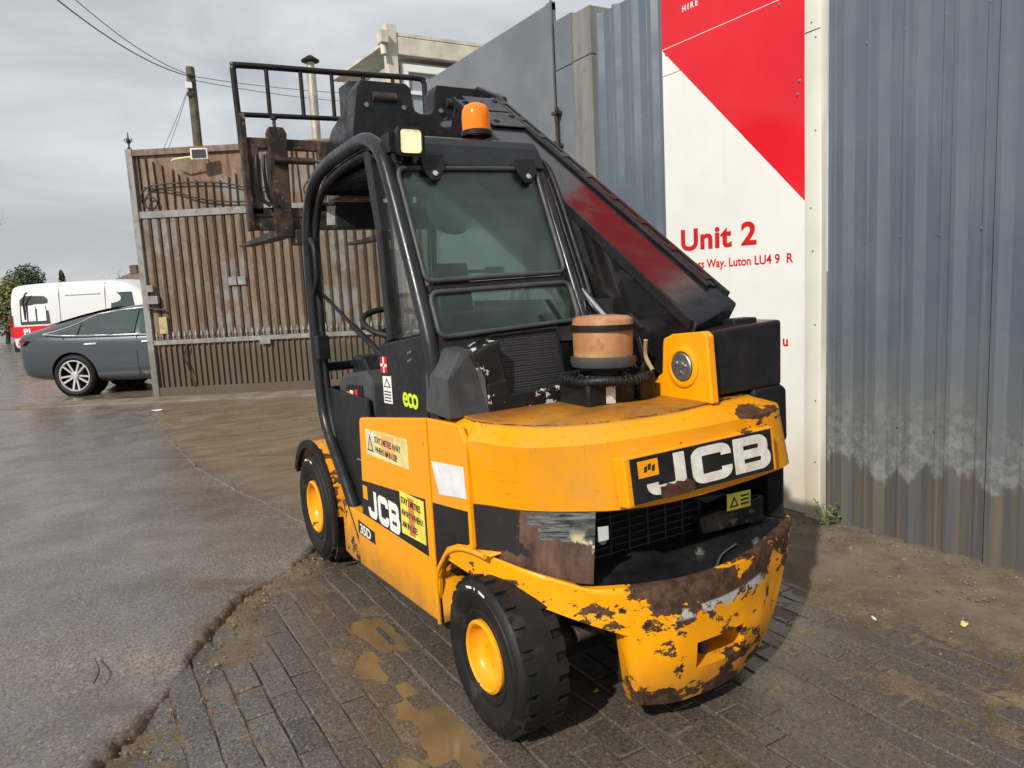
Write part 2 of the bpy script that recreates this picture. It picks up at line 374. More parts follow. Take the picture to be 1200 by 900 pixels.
def text_words(name, words, M, size, mat, parent, **k):
    """a line of print, one mesh per word"""
    xs = k.get('xscale', 1.0)
    def width(t):
        c = bpy.data.curves.new('w', 'FONT'); c.body = t+'|'; c.size = size; c.space_character = k.get('spacing', 1.0); ob = bpy.data.objects.new('w', c); COL.objects.link(ob); bpy.context.view_layer.update()
        d = max(v[0] for v in ob.bound_box); bpy.data.objects.remove(ob); return d
    w0 = width('')
    for i, wd in enumerate(words):
        if wd.strip(): text(name, wd, M @ Matrix.Translation(((width(' '.join(words[:i])+(' ' if i else ''))-w0)*xs, 0, 0)), size, mat, parent, **k)
def ribbon(bm, pts, wd, M, th=.002):
    """flat letter stroke following pts (2D), mapped by M, th thick"""
    pts = [Vector((*p, 0)) for p in pts]; pts = [p for i, p in enumerate(pts) if i == 0 or (p-pts[i-1]).length > 1e-4]; n = len(pts); L_, R_ = [], []
    for i, p in enumerate(pts):
        d1 = (pts[i]-pts[i-1]).normalized() if i else (pts[1]-pts[0]).normalized()
        d2 = (pts[i+1]-pts[i]).normalized() if i < n-1 else d1
        t = (d1+d2).normalized(); nn = Vector((-t.y, t.x, 0)); k = 1/max(.6, nn.dot(Vector((-d1.y, d1.x, 0))))
        L_.append(p+nn*wd/2*k); R_.append(p-nn*wd/2*k)
    up = Vector((0, 0, th))
    a = [[bm.verts.new(M @ v) for v in row] for row in (L_, R_, [v+up for v in L_], [v+up for v in R_])]
    for i in range(n-1):
        for (p, q) in ((0, 1), (3, 2), (2, 0), (1, 3)): bm.faces.new((a[p][i], a[q][i], a[q][i+1], a[p][i+1]))
    for i in (0, n-1): bm.faces.new((a[0][i], a[1][i], a[3][i], a[2][i]))
def jcb_letters(M, H, W, parent, mat, th=.002):
    """three bold letters filling W x H; strokes drawn in a unit cell and stretched"""
    s = W/3.06; wd = .25; h = wd/2; r = .15
    def A(cx, cy, a0, a1, k=5): return [(cx+r*math.cos(R(a0+(a1-a0)*i/k)), cy+r*math.sin(R(a0+(a1-a0)*i/k))) for i in range(k+1)]
    def mk(strokes, x0, dz=0):
        bm = B(); MM = M @ Matrix.Translation((x0*s, 0, 0)) @ Matrix.Diagonal((s, H, 1, 1))
        for i, st in enumerate(strokes): ribbon(bm, st, wd, MM @ Matrix.Translation((0, 0, i*.00012)), th)
        new(bm, 'letter', mat, parent)
    mk([[(.78, 1), (.78, h+r)] + A(.78-r, h+r, 0, -90)[1:] + A(h+r, h+r, 270, 180) + [(h, .34)]], 0)
    x1, y1 = .86, 1-h
    mk([[(x1, .66), (x1, y1-r)] + A(x1-r, y1-r, 0, 90)[1:] + A(h+r, y1-r, 90, 180) + A(h+r, h+r, 180, 270) + A(x1-r, h+r, 270, 360) + [(x1, .34)]], 1.06)
    mk([[(h, 0), (h, 1)], [(h, y1)] + A(.78-r, y1-r, 90, 0) + [(.78, .5+r)] + A(.78-r, .5+r, 0, -90) + [(h, .5)], [(h, .5)] + A(.83-r, .5-r, 90, 0) + [(.83, h+r)] + A(.83-r, h+r, 0, -90) + [(h, h)]], 2.12)
def sheet(bm, pts, n=None, th=.0012):
    """thin decal from a 3D polygon, thickness towards n"""
    pts = [Vector(p) for p in pts]
    nn = Vector(n).normalized() if n is not None else (pts[1]-pts[0]).cross(pts[2]-pts[0]).normalized()
    prism(bm, pts, nn*th)

# ------------------------------------------------------------------ ground
def ground_far():
    g = G('road_far'); n = g.noise(.6, 6, .6)
    c = g.mix(g.step(n, .3, .7), (.10, .09, .08), (.17, .15, .13)); return g.fin(c, .8, 0)
MAT['far'] = ground_far()
bm = B(); box(bm, (-400, -300, -.6), (400, 500, -.03)); kind(new(bm, 'ground', 'far'), 'structure')

EDGE = [(-6.5, 7.2), (-1.2, 3.1), (.15, 2.06), (.589, 1.722), (.768, 1.588), (.971, 1.485), (1.343, 1.277), (1.636, 1.097), (1.84, .87), (2.0, .70), (2.4, .36), (3.2, -.35), (4.6, -1.6), (9, -5.6), (60, -50)]
EP = smoothpath([(a, b, 0) for a, b in EDGE], 40)
EP = [p for p in EP if True]
def resample(path, steps):
    out = [path[0].copy()]; i = 0; acc = 0
    d = [0]
    for a, b in zip(path, path[1:]): d.append(d[-1]+(b-a).length)
    s = 0; tot = d[-1]; out = []; j = 0
    while s < tot:
        while j < len(d)-2 and d[j+1] < s: j += 1
        t = (s-d[j])/max(1e-9, d[j+1]-d[j]); p = path[j].lerp(path[j+1], t); out.append(p); s += steps(p)
    out.append(path[-1]); return out
near = lambda p: .012 if (-.2 < p.x < 2.6) else (.05 if -1.5 < p.x < 4 else .8)
EP = resample(EP, near)
OFF = Vector((.62, .785, 0))            # towards the asphalt side
def fbm(x, y, s, o=4, z=0): return mnoise.fractal(Vector((x*s, y*s, z)), 1.0, 2.0, o)
def asphalt_mat():
    g = G('wet_asphalt'); x = g.xyz()
    n = g.noise(1.3, 8, .6); c = g.mix(g.step(n, .3, .72), (.128, .104, .087), (.205, .171, .146))
    grit = g.noise(90, 4, .7); c = g.mix(g.step(grit, .40, .56), g.mix(.72, c, (.035, .03, .026)), c); c = g.mix(g.step(g.noise(70, 4, .7), .57, .63, 0, .6), c, (.34, .29, .245)); c = g.mix(g.step(g.noise(44, 5, .78), .55, .64, 0, .65), c, (.045, .037, .03)); c = g.mix(g.step(g.noise(5, 8, .7), .5, .66, 0, .4), c, (.075, .06, .048))
    tr = g.noise(2.2, 6, .6, g.coord((.35, 2.6, 1), rot=(0, 0, R(62))))
    c = g.mix(g.math('MULTIPLY', g.step(tr, .54, .64, 0, .35), g.step(g.noise(.8, 3, .5), .45, .6)), c, (.085, .075, .068))
    # brown mud film beyond the joint and near the gates
    mudline = g.math('SUBTRACT', g.math('ADD', x[0], g.math('MULTIPLY', g.math('SUBTRACT', g.noise(1.1, 5, .6), .5), .5)), g.step(x[1], 2.5, 6.0, -.52, -.86))
    m = g.math('MULTIPLY', g.step(mudline, -.12, .12), g.step(x[1], 2.2, 3.6, .45, 1))
    far = g.step(g.math('ADD', x[1], g.math('MULTIPLY', g.noise(.7, 5, .6), 2.5)), 9.2, 11)
    mudc = g.mix(g.step(g.noise(3, 7, .65, g.coord((.5, 2.4, 1), rot=(0, 0, R(25)))), .3, .7), (.13, .09, .052), (.235, .17, .10))
    c = g.mix(g.math('MULTIPLY', m, .82), c, mudc); c = g.mix(g.math('MULTIPLY', far, .55), c, (.15, .115, .085))
    bare = g.step(g.noise(.9, 4, .5), .58, .7, 0, .35); c = g.mix(bare, c, (.23, .21, .195))
    hgt = g.math('ADD', g.math('MULTIPLY', g.noise(75, 5, .65), .5), g.math('MULTIPLY', g.noise(9, 6, .6), .8))
    g.bump(hgt, .42, .009)
    rg = g.step(g.noise(2.4, 6, .6), .36, .62, .10, .42); rg = g.mixf(g.step(tr, .55, .66, 0, .6), rg, .30)
    return g.fin(c, rg, 0, Specular_IOR_Level=.7)
MAT['asphalt'] = asphalt_mat()
bm = B(); rows = []
ds = [-.012, 0, .004, .010, .022, .045, .08, .13, .2, .3, .45, .7, 1.05, 1.5, 2.1, 3, 4.2, 6, 9, 14, 24, 50, 110, 260]
for d in ds:
    row = []
    for p in EP:
        jag = .022*fbm(p.x, p.y, 7, 5, 3)+.012*fbm(p.x, p.y, 28, 3, 9)
        q = p + OFF*(d + jag*max(0, 1-d/.2))
        if d < 0: z = -.06
        else:
            lip = .5*(1+math.tanh((fbm(p.x, p.y, 1.7, 2, 5)+.35)*3))
            z = -.008 + (.030*lip+.008)*min(1, (d/.02)**.5) + .006*fbm(q.x, q.y, 3.2, 4) * min(1, d*8) + .004*fbm(q.x, q.y, 14, 3)*max(0, 1-d/.3)
            z += .014*math.exp(-((d-.10)/.07)**2)*lip
            fd = 1/(1+max(0, d-.25)*1.2); z = .024 + (z-.024)*fd
        row.append(P(q.x, q.y, z))
    rows.append(row)
loft(bm, rows)
asphalt = kind(new(bm, 'asphalt_road', 'asphalt', None, 70), 'structure')

def paving_mat():
    g = G('wet_concrete_paver'); x = g.xyz('Object')
    gi = g.n('ShaderNodeObjectInfo'); geo = g.n('ShaderNodeNewGeometry')
    c = G.coord
    pos = geo.outputs['Position']
    n = g.noise(9, 7, .65, pos); rnd = gi.outputs['Random']
    isl = geo.outputs['Random Per Island']
    rv = g.math('FRACT', g.math('ADD', rnd, isl))
    col = g.mix(rv, (.066, .064, .065), (.135, .122, .114)); col = g.mix(g.step(n, .35, .72), g.mix(.4, col, (.03, .028, .026)), col)
    grit = g.noise(160, 3, .7, pos); col = g.mix(g.step(g.noise(85, 4, .75, pos), .55, .62, 0, .7), col, (.27, .235, .20)); g2 = g.noise(48, 6, .8, pos); col = g.mix(g.step(g2, .47, .38, 0, .85), col, (.016, .014, .012)); blo = g.noise(5, 7, .65, pos); col = g.mix(g.step(blo, .52, .66, 0, .6), col, (.13, .095, .06))
    xs = g.n('ShaderNodeSeparateXYZ'); g.l(pos, xs.inputs[0])
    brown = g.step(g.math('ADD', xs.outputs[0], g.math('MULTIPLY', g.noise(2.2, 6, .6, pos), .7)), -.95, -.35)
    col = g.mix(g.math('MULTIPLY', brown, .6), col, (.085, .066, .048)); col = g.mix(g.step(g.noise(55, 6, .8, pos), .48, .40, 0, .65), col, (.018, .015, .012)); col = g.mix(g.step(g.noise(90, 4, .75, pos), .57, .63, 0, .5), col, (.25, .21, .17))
    g.bump(g.math('ADD', g.noise(120, 4, .65, pos), g.math('MULTIPLY', g.noise(14, 5, .6, pos), 1.4)), .45, .006)
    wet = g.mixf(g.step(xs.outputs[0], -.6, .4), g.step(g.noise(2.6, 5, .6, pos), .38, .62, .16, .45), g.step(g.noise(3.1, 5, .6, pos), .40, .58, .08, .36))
    return g.fin(col, wet, 0, Specular_IOR_Level=.7)
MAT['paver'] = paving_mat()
def mud_mat():
    g = G('sandy_mud'); geo = g.n('ShaderNodeNewGeometry'); pos = geo.outputs['Position']; xs = g.n('ShaderNodeSeparateXYZ'); g.l(pos, xs.inputs[0])
    n = g.noise(4, 8, .65, pos); c = g.mix(g.step(n, .3, .7), (.075, .054, .034), (.185, .135, .085))
    grit = g.noise(75, 5, .78, pos); c = g.mix(g.step(grit, .56, .64, 0, .7), c, (.32, .265, .20)); c = g.mix(g.step(g.noise(50, 6, .8, pos), .47, .38, 0, .75), c, (.04, .029, .02))
    tr = g.step(g.noise(4.5, 4, .55, pos), .6, .72, 0, .5); c = g.mix(tr, c, (.28, .20, .10))
    # drier and greyer towards the sheet fence
    dry = g.step(xs.outputs[0], .9, 1.5, 0, .75); c = g.mix(dry, c, g.mix(g.step(g.noise(7, 8, .7, pos), .3, .7), (.12, .092, .068), (.22, .175, .13)))
    g.bump(g.math('ADD', g.noise(110, 4, .7, pos), g.math('MULTIPLY', g.noise(22, 5, .6, pos), 1.0)), .6, .01)
    rg = g.mixf(dry, g.step(g.noise(3, 6, .6, pos), .3, .7, .3, .7), .85)
    return g.fin(c, rg, 0)
MAT['mud'] = mud_mat()

# distance to the asphalt edge
EN = [p for p in EP if -2 < p.x < 5]
def edge_signed(u, w):
    best = 1e9; bp = None
    for p in EN[::6]:
        d = (p.x-u)**2+(p.y-w)**2
        if d < best: best = d; bp = p
    s = (u-bp.x)*OFF.x+(w-bp.y)*OFF.y
    return math.sqrt(best)*(1 if s > 0 else -1)
pav = thing('block_paving', 'wet grey brick-shaped block paving under the yellow machine', 'paving', (0, 0, 0))
del pav['label']; del pav['category']; pav['kind'] = 'structure'
def paver_mesh(nm, L=.1975, Wd=.0955, H=.06):
    bm = B(); box(bm, (-Wd/2, -L/2, -H), (Wd/2, L/2, 0))
    bmesh.ops.bevel(bm, geom=[e for e in bm.edges if all(v.co.z > -.001 for v in e.verts)], offset=.0045, segments=1, affect='EDGES')
    me = bpy.data.meshes.new(nm); bm.to_mesh(me); bm.free(); me.materials.append(MAT['paver']); return me
PUDS = [(.14, .775, .28, .075, 0), (-.06, .93, .14, .035, -4), (.95, .69, .20, .06, 8), (.70, .80, .12, .05, 4)]
def sink(u, w):
    return sum(.016*math.exp(-(((u-a)/c)**2+((w-b)/d)**2)*.9) for a, b, c, d, _ in PUDS)
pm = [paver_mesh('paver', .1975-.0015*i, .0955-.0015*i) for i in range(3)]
cells = []
row_i = 0
w = -1.86
camu, camw = -1.921, 1.651
while w < 2.6:
    u = -2.2 + (.1 if row_i % 2 else 0)
    while u < 4.6:
        if edge_signed(u, w) < .03:
            cells.append((u + random.uniform(-.004, .004), w, row_i))
        u += .2
    w += .1; row_i += 1
def cam_vis(u, w):
    d = P(u, w, 0)-cam.matrix_world.translation; z = d.dot(f0)
    if z < .2: return None
    return 600+865*d.dot(rr)/z, 450-865*d.dot(uu)/z, z
def hidden(px, py):
    # behind the machine's lower body as photographed
    return (400 < px < 930 and py < 560) or (520 < px < 760 and 620 < py < 840 and py < 560+(px-400)*.9)
vis = []; rest = []
for (u, w, r_) in cells:
    c = cam_vis(u, w)
    if c and -30 < c[0] < 1230 and 500 < c[1] < 930 and not (500 < c[0] < 740 and c[1] < 760) and w > -1.25: vis.append((c[2], u, w))
    else: rest.append((u, w))
vis.sort(); keep = vis[:300]; rest += [(u, w) for _, u, w in vis[300:]]
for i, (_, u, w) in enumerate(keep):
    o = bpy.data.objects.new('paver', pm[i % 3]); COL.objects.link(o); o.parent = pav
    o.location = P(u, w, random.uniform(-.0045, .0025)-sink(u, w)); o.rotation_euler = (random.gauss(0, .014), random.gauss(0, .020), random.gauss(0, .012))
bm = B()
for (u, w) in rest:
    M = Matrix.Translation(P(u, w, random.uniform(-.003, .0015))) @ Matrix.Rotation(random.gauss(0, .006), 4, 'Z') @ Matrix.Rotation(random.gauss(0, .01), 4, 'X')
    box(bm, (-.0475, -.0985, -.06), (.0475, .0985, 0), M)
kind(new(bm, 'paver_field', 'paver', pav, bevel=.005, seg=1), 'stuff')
# mud between and over the pavers
bm = B(); st = .022; us = [-2.4+st*i for i in range(int(6.8/st))]; ws = [-1.9+st*i for i in range(int(4.4/st))]
PUD = [(.20, .80, .33, .085, 8), (.02, .87, .20, .045, -10), (1.05, .70, .22, .05, 5)]
rows = []
for u in us:
    row = []
    for w in ws:
        z = -.0085+.0062*fbm(u, w, 4, 5)+.0030*fbm(u, w, 25, 3)-.55*sink(u, w)
        e = -edge_signed(u, w) if (w > -1.9 and abs(u-1) < 3.4) else 9
        if e < .6: z += .018*max(0, 1-max(0, e)/.30)*(.65+.7*fbm(u, w, 3, 3, 2))
        dfen = max(0, min(1, (-.98 - w + .20*fbm(u, w, 1.4, 4, 7))/.55)); z += .020*dfen
        mid = max(0, -w/1.2); z += .0075*min(1, mid)
        trk = math.exp(-((w-.80-.05*math.sin(u*2.2))/.11)**2)*(1 if u > -.3 else .4); z += .0068*trk
        if e < -.02: z = -.03
        row.append(P(u, w, z))
    rows.append(row)
loft(bm, rows); kind(new(bm, 'mud', 'mud', None, 180), 'stuff')
def water():
    g = G('muddy_water'); geo = g.n('ShaderNodeNewGeometry'); pos = geo.outputs['Position']
    c = g.mix(g.step(g.noise(3.5, 5, .55, pos), .3, .7), (.13, .088, .044), (.20, .135, .068)); g.bump(g.noise(5, 2, .4, pos), .05, .01)
    return g.fin(c, .05, 0, IOR=1.33)
MAT['water'] = water()
def puddle(cu, cw, a, b, rot, seed, z=.0015):
    bm = B(); ring = []
    for i in range(64):
        t = 2*math.pi*i/64; k = 1+.35*fbm(math.cos(t)*1.2+seed, math.sin(t)*1.2, 1.2, 4, seed)
        x, y = a*k*math.cos(t), b*k*math.sin(t); ca, sa = math.cos(R(rot)), math.sin(R(rot))
        ring.append(bm.verts.new(P(cu+x*ca-y*sa, cw+x*sa+y*ca, z)))
    bm.faces.new(ring); bmesh.ops.recalc_face_normals(bm, faces=bm.faces)
    if bm.faces[:][0].normal.z < 0: bmesh.ops.reverse_faces(bm, faces=bm.faces)
    return kind(new(bm, 'puddle', 'water', recalc=False), 'structure')
for i, (a, b, c, d, e) in enumerate(PUDS): puddle(a, b, c*1.15, d*1.25, e, 3+a*7, -.0066+.0007*i)

jp = smoothpath([P(8.6, .95, 0), P(8.33, .927, 0), P(6.6, .91, 0), P(5.01, .876, 0), P(4.4, .83, 0), P(4.016, .781, 0), P(3.4, .68, 0), P(2.911, .608, 0), P(2.4, .52, 0)], 14)
bm = B(); rows = [[], [], []]
for i, p in enumerate(jp):
    j = .018*fbm(p.x, p.y, 5, 4); wd_ = .006+.006*fbm(p.x, p.y, 2, 3, 4); z_ = .026+.004*fbm(p.x, p.y, 3, 3)
    for k, d in enumerate((-1, 0, 1)): rows[k].append(p+Vector((j+d*wd_, 0, z_+(.007 if k == 1 else -.012))))
loft(bm, rows); kind(new(bm, 'asphalt_joint', simple('dry_mud_joint', (.15, .128, .104), .9, 0, .35, 12, .3), None, 60), 'structure')

# ------------------------------------------------------------------ the machine
FL = thing('telescopic_forklift', 'worn yellow and black telescopic forklift with raised carriage on wet block paving', 'forklift')
def pt(l, w): return [P(u, w, z) for u, z in l]
# chassis
bm = B(); pbox(bm, .02, 1.75, .42, -.42, .17, .50); pbox(bm, .45, 1.25, .585, -.585, .17, .62); pbox(bm, .05, 1.85, .40, -.45, .50, .88)
new(bm, 'chassis', 'chassis', FL, bevel=.01)
bm = B(); tube(bm, [P(.06, .50, .252), P(.06, -.25, .252)], .055, 12); pbox(bm, -.05, .11, .2, -.2, .2, .36); pbox(bm, .0, .06, .46, .38, .18, .38); pbox(bm, .0, .06, -.46, -.38, .18, .38)
tube(bm, [P(-.07, .38, .30), P(-.08, .1, .33)], .028, 10); new(bm, 'rear_axle', 'grease', FL, 40, .006)
bm = B(); tube(bm, [P(1.98, .5, .29), P(1.98, -.5, .29)], .07, 12); new(bm, 'front_axle', 'chassis', FL, 40)
for k in range(3):
    bm = B(); tube(bm, smoothpath([P(-.10, .36-.05*k, .40), P(-.11, .30-.05*k, .31-.02*k), P(-.04, .22-.06*k, .27), P(.05, .14, .30)], 6), .012, 8); new(bm, 'hose', 'grease', FL, 60)

# wheels
def wheel(u, wface, z, r, width, rimr, side, nl):
    hub = bpy.data.objects.new('wheel', None); COL.objects.link(hub); hub.parent = FL; hub.location = P(u, wface*side, z)
    ax = Vector((-side, 0, 0))
    M = frame((0, 0, 0), (0, 1, 0), (0, 0, 1) if side > 0 else (0, 0, -1))
    # local Z of M points outward (left side: -X)
    if M.to_3x3() @ Vector((0, 0, 1)) != ax: M = Matrix((Vector((0, 1, 0)), ax.cross(Vector((0, 1, 0))), ax)).transposed().to_4x4()
    W2 = width
    prof = [(rimr, -.022), (rimr+.012, -.006), (rimr+.022, .0), (rimr+.035, .001), (rimr+.040, -.004), (rimr+.05, .004), (r*.80, .010), (r*.835, .010), (r*.845, .006), (r*.90, .002), (r*.94, -.010), (r*.952, -.02), (r*.955, -.048),
            (r*.985, -.052), (r*.985, -W2+.052), (r*.955, -W2+.048), (r*.95, -W2+.02), (r*.9, -W2), (rimr+.03, -W2+.005), (rimr, -W2+.03)]
    bm = B(); lathe(bm, prof, 56, M)
    for i in range(nl):
        for sgn in (0, 1):
            a = 2*math.pi*(i+.5*sgn)/nl; c0 = -.024 if sgn == 0 else -W2+.024; d = -1 if sgn == 0 else 1
            rot = Matrix.Rotation(a, 4, 'Z')
            for (za, zb, ra, rb, hw) in ((c0+.012*-d, c0+d*.036, r*.90, r, .0235),):
                q = box(bm, (ra, -hw*r/.29, min(za, zb)), (rb, hw*r/.29, max(za, zb)), M @ rot)
    for k in range(3):  # rib in the middle of the tread
        pass
    lathe(bm, [(r*.97, -W2*.72), (r*.998, -W2*.71), (r*.998, -W2*.29), (r*.97, -W2*.28)], 56, M)
    new(bm, 'tyre', 'rubber', hub, 35)
    bm = B()
    lathe(bm, [(rimr+.004, -.018), (rimr+.004, -.002), (rimr-.006, .004), (rimr-.012, -.002), (rimr-.016, -.025), (rimr-.026, -.040), (rimr*.62, -.050), (.0, -.052)], 40, M)
    new(bm, 'rim', 'rim', hub, 35)
    bm = B()
    lathe(bm, [(.045, -.052), (.042, -.047), (0, -.046)], 20, M)
    for k in range(6):
        a = 2*math.pi*k/6; lathe(bm, [(.007, -.05), (.007, -.046), (0, -.046)], 6, M @ Matrix.Translation((rimr*.55*math.cos(a), rimr*.55*math.sin(a), 0)))
    new(bm, 'hub', 'rim', hub, 35)
    if side > 0:
        for k, a in enumerate((104, 94, 82)):
            bm = B(); a1 = R(a); ln = .010 if k == 1 else .022
            q = []
            for rr2, aa in ((r*.865, -.5), (r*.865, .5), (r*.895, .5), (r*.895, -.5)):
                t = a1+aa*ln/r*(.5 if k == 1 else 1)*2; c3 = Vector((-.0075, -rr2*math.cos(t), rr2*math.sin(t))); q.append(c3)
            sheet(bm, q, ax, .001); new(bm, 'tyre_mark', 'white', hub)
    return hub
MAT['rim'] = yellow('rim_yellow_paint', .02, .3, .0)
wheel(.06, .645, .252, .256, .17, .113, 1, 24); wheel(.06, .38, .252, .256, .17, .113, -1, 24)
wheel(1.98, .632, .290, .292, .19, .137, 1, 26); wheel(1.98, .632, .290, .292, .19, .137, -1, 26)

# side body
bm = B(); prism(bm, pt([(1.165, .862), (1.155, .88), (1.14, .886), (.452, .972), (.452, .43), (.46, .215), (1.30, .175), (1.30, .40), (1.20, .445)], .597), (-.023, 0, 0))
sp = new(bm, 'side_panel', 'yellow', FL, bevel=.006)
bm = B(); prism(bm, pt([(.443, .972), (.20, .982), (.155, .93), (.152, .62), (.152, .575), (.17, .566), (.24, .553), (.33, .515), (.38, .470), (.43, .385), (.443, .30)], .594), (-.021, 0, 0))
new(bm, 'rear_side_panel', 'yellow', FL, bevel=.005)
bm = B(); prism(bm, pt([(.436, .668), (.163, .70), (.163, .592), (.18, .583), (.25, .568), (.34, .53), (.40, .47), (.436, .40)], .6155), (-.0015, 0, 0)); new(bm, 'black_patch', 'decal_black', FL)
# arch lip and liner
arcp = [(.443, .21), (.443, .38), (.375, .475), (.325, .517), (.24, .553), (.15, .570), (.06, .578)]
bm = B(); tube(bm, smoothpath(pt(arcp, .616), 4), .009, 8); new(bm, 'arch_lip', 'yellow', FL, 60)
bm = B(); ap = smoothpath(pt(arcp, .60), 4); loft(bm, [ap, [p+Vector((.22, 0, .01)) for p in ap]]); o = new(bm, 'wheel_arch', 'yellow_step', FL, 60)
o.modifiers.new('s', 'SOLIDIFY').thickness = .006
bm = B(); prism(bm, pt([(1.14, .886), (.452, .972), (.452, .215), (1.30, .175), (1.30, .40), (1.20, .445)], -.60), (.02, 0, 0)); new(bm, 'side_panel', 'yellow', FL, bevel=.005)
# black band with lettering
Lx, Ly = (0, -1, 0), (0, 0, 1)
def LF(u, z, w=.6205): return frame(P(u, w, z), Lx, Ly)
bm = B(); prism(bm, pt([(1.185, .598), (.492, .668), (.492, .452), (1.205, .440)], .6202), (-.0014, 0, 0)); new(bm, 'band_decal', 'decal_black', FL)
jM = frame(P(1.115, .6222, .452), (0, -1, .012), (0, 0, 1))
jcb_letters(jM, .125, .36, FL, 'white', .0014)
bm = B(); prism(bm, pt([(1.175, .580), (1.12, .582), (1.12, .522), (1.175, .518)], .6217), (-.001, 0, 0)); new(bm, 'emblem', 'yellow', FL)
bm = B(); prism(bm, pt([(.735, .648), (.505, .656), (.505, .490), (.735, .478)], .6218), (-.0012, 0, 0)); st2 = new(bm, 'warning_sticker', 'sticker_y', FL)
bm = B(); prism(bm, pt([(.655, .640), (.60, .642), (.60, .492), (.655, .490)], .6232), (-.0004, 0, 0)); new(bm, 'sticker_panel', 'sticker_r', st2)
for i, t in enumerate(('STAY 2 METRES', 'AWAY WHEN I', 'AM IN USE!')): text('sticker_text', t, LF(.725, .604-.048*i, .6240), .036, 'dark_ink', st2, .0002, .9, .0006, xscale=.84 if i == 0 else .9)
bm = B(); prism(bm, pt([(1.085, .846), (.625, .868), (.625, .752), (1.085, .735)], .6202), (-.0013, 0, 0)); st1 = new(bm, 'warning_sticker', 'sticker_p', FL)
bm = B(); prism(bm, pt([(.90, .850), (.76, .856), (.76, .762), (.90, .758)], .6216), (-.0003, 0, 0)); new(bm, 'sticker_panel', simple('sticker_fade', (.72, .40, .16), .5, 0, .2, 8), st1)
bm = B(); prism(bm, pt([(1.075, .838), (.99, .842), (.99, .748), (1.075, .745)], .6216), (-.0004, 0, 0)); new(bm, 'sticker_panel', 'offwhite', st1)
bm = B(); prism(bm, pt([(1.07, .755), (1.033, .83), (.997, .757)], .6221), (-.0004, 0, 0)); new(bm, 'warning_triangle', 'dark_ink', st1)
bm = B(); prism(bm, pt([(1.058, .762), (1.033, .812), (1.009, .763)], .6226), (-.0004, 0, 0)); new(bm, 'warning_triangle', 'sticker_p', st1)
for i, t in enumerate(('STAY 2 METRES AWAY', 'WHEN I AM IN USE!')): text('sticker_text', t, LF(.978, .803-.042*i, .6222), .037, 'dark_ink', st1, .0002, .88, .0006, xscale=.84)
bm = B(); prism(bm, pt([(.425, .822), (.175, .846), (.165, .742), (.372, .712)], .6155), (-.0013, 0, 0)); new(bm, 'paper_label', simple('weathered_paper', (.72, .71, .74), .6, 0, .12, 14, 0, (.5, .45, .4), .5), FL)
# step plate with model plate
bm = B(); prism(bm, pt([(1.56, .42), (1.31, .40), (1.31, .175), (1.44, .15), (1.56, .16)], .585), (-.02, 0, 0)); pbox(bm, 1.3, 1.58, .6, .3, .385, .41); new(bm, 'step_plate', 'yellow_step', FL, bevel=.004)
bm = B(); prism(bm, pt([(1.285, .392), (1.07, .388), (1.07, .332), (1.285, .330)], .6202), (-.0012, 0, 0)); pl = new(bm, 'model_plate', 'decal_black', FL)
text('model_number', '35D', LF(1.262, .338, .6217), .062, 'white', pl, .0003, .95, .0015, xscale=1.35)

# counterweight shell
lip = [(.15, .600), (.09, .565), (-.03, .505), (-.14, .39), (-.215, .265), (-.25, .07), (-.240, -.18), (-.215, -.37), (-.17, -.53), (-.06, -.615)]
mid = [(.15, .612), (.08, .590), (-.06, .545), (-.14, .445), (-.19, .315), (-.213, .11), (-.222, -.09), (-.205, -.30), (-.17, -.47), (-.06, -.59)]
top = [(.21, .55), (.11, .52), (.0, .455), (-.065, .375), (-.115, .27), (-.14, .10), (-.136, -.05), (-.10, -.26), (-.07, -.42), (.02, -.52)]
def line(pts, z, k=6): return [P(p.x, p.y, z) for p in smoothpath([(a, b, 0) for a, b in pts], k)]
bm = B()
inn = [(a+.05, b*.93) for a, b in lip]
rows = [line(inn, .735), line([(a+.012, b) for a, b in lip], .722), line(lip, .728)]
for t in (.2, .4, .6, .8): rows.append([a.lerp(b, t) for a, b in zip(line(lip, .728), line(mid, .938))])
rows += [line(mid, .938), line(top, .984), [p.lerp(Vector((p.x, .40, .992)), .06) for p in line(top, .989)]]
tl = line(top, .989)
rows.append([Vector((p.x*.97, .43, .993)) for p in tl])
loft(bm, rows)
cw = new(bm, 'counterweight_shell', 'yellow_cw', FL, 24)
s_ = cw.modifiers.new('s', 'SOLIDIFY'); s_.thickness = .012; s_.offset = -1
# infill of the rear-left bevel between side panel and shell
bm = B(); prism(bm, [P(.45, .60, .955), P(.155, .60, .93), P(.155, .55, .984), P(.45, .52, .990)], (0, 0, -.03)); new(bm, 'bevel_panel', 'yellow', FL, bevel=.003)
# raised frame and logo plate on the rear
LO = [(-.262, .275, .752), (-.262, -.335, .757), (-.246, -.335, .895), (-.243, .275, .888)]
def fr_quad(q, s, t, off=0):
    a, b, c, d = [P(*k) for k in q]; n = (b-a).cross(d-a).normalized()
    return a.lerp(b, s).lerp(d.lerp(c, s), t)+n*off
bm = B(); pts = [fr_quad(LO, *st) for st in ((-.035, -.05), (1.03, -.05), (1.03, 1.06), (-.035, 1.06))]
nrm = (pts[1]-pts[0]).cross(pts[3]-pts[0]).normalized()
prism(bm, [p-nrm*.05 for p in pts], nrm*.052); new(bm, 'logo_frame', 'yellow_cw', FL, bevel=.006)
bm = B(); prism(bm, [fr_quad(LO, *st, .0025) for st in ((0, 0), (1, 0), (1, 1), (0, 1))], nrm*.0022); lp = new(bm, 'logo_plate', black_scratched('logo_black', .70, (.012, .011, .012), .35, (.45, .42, .34)), FL)
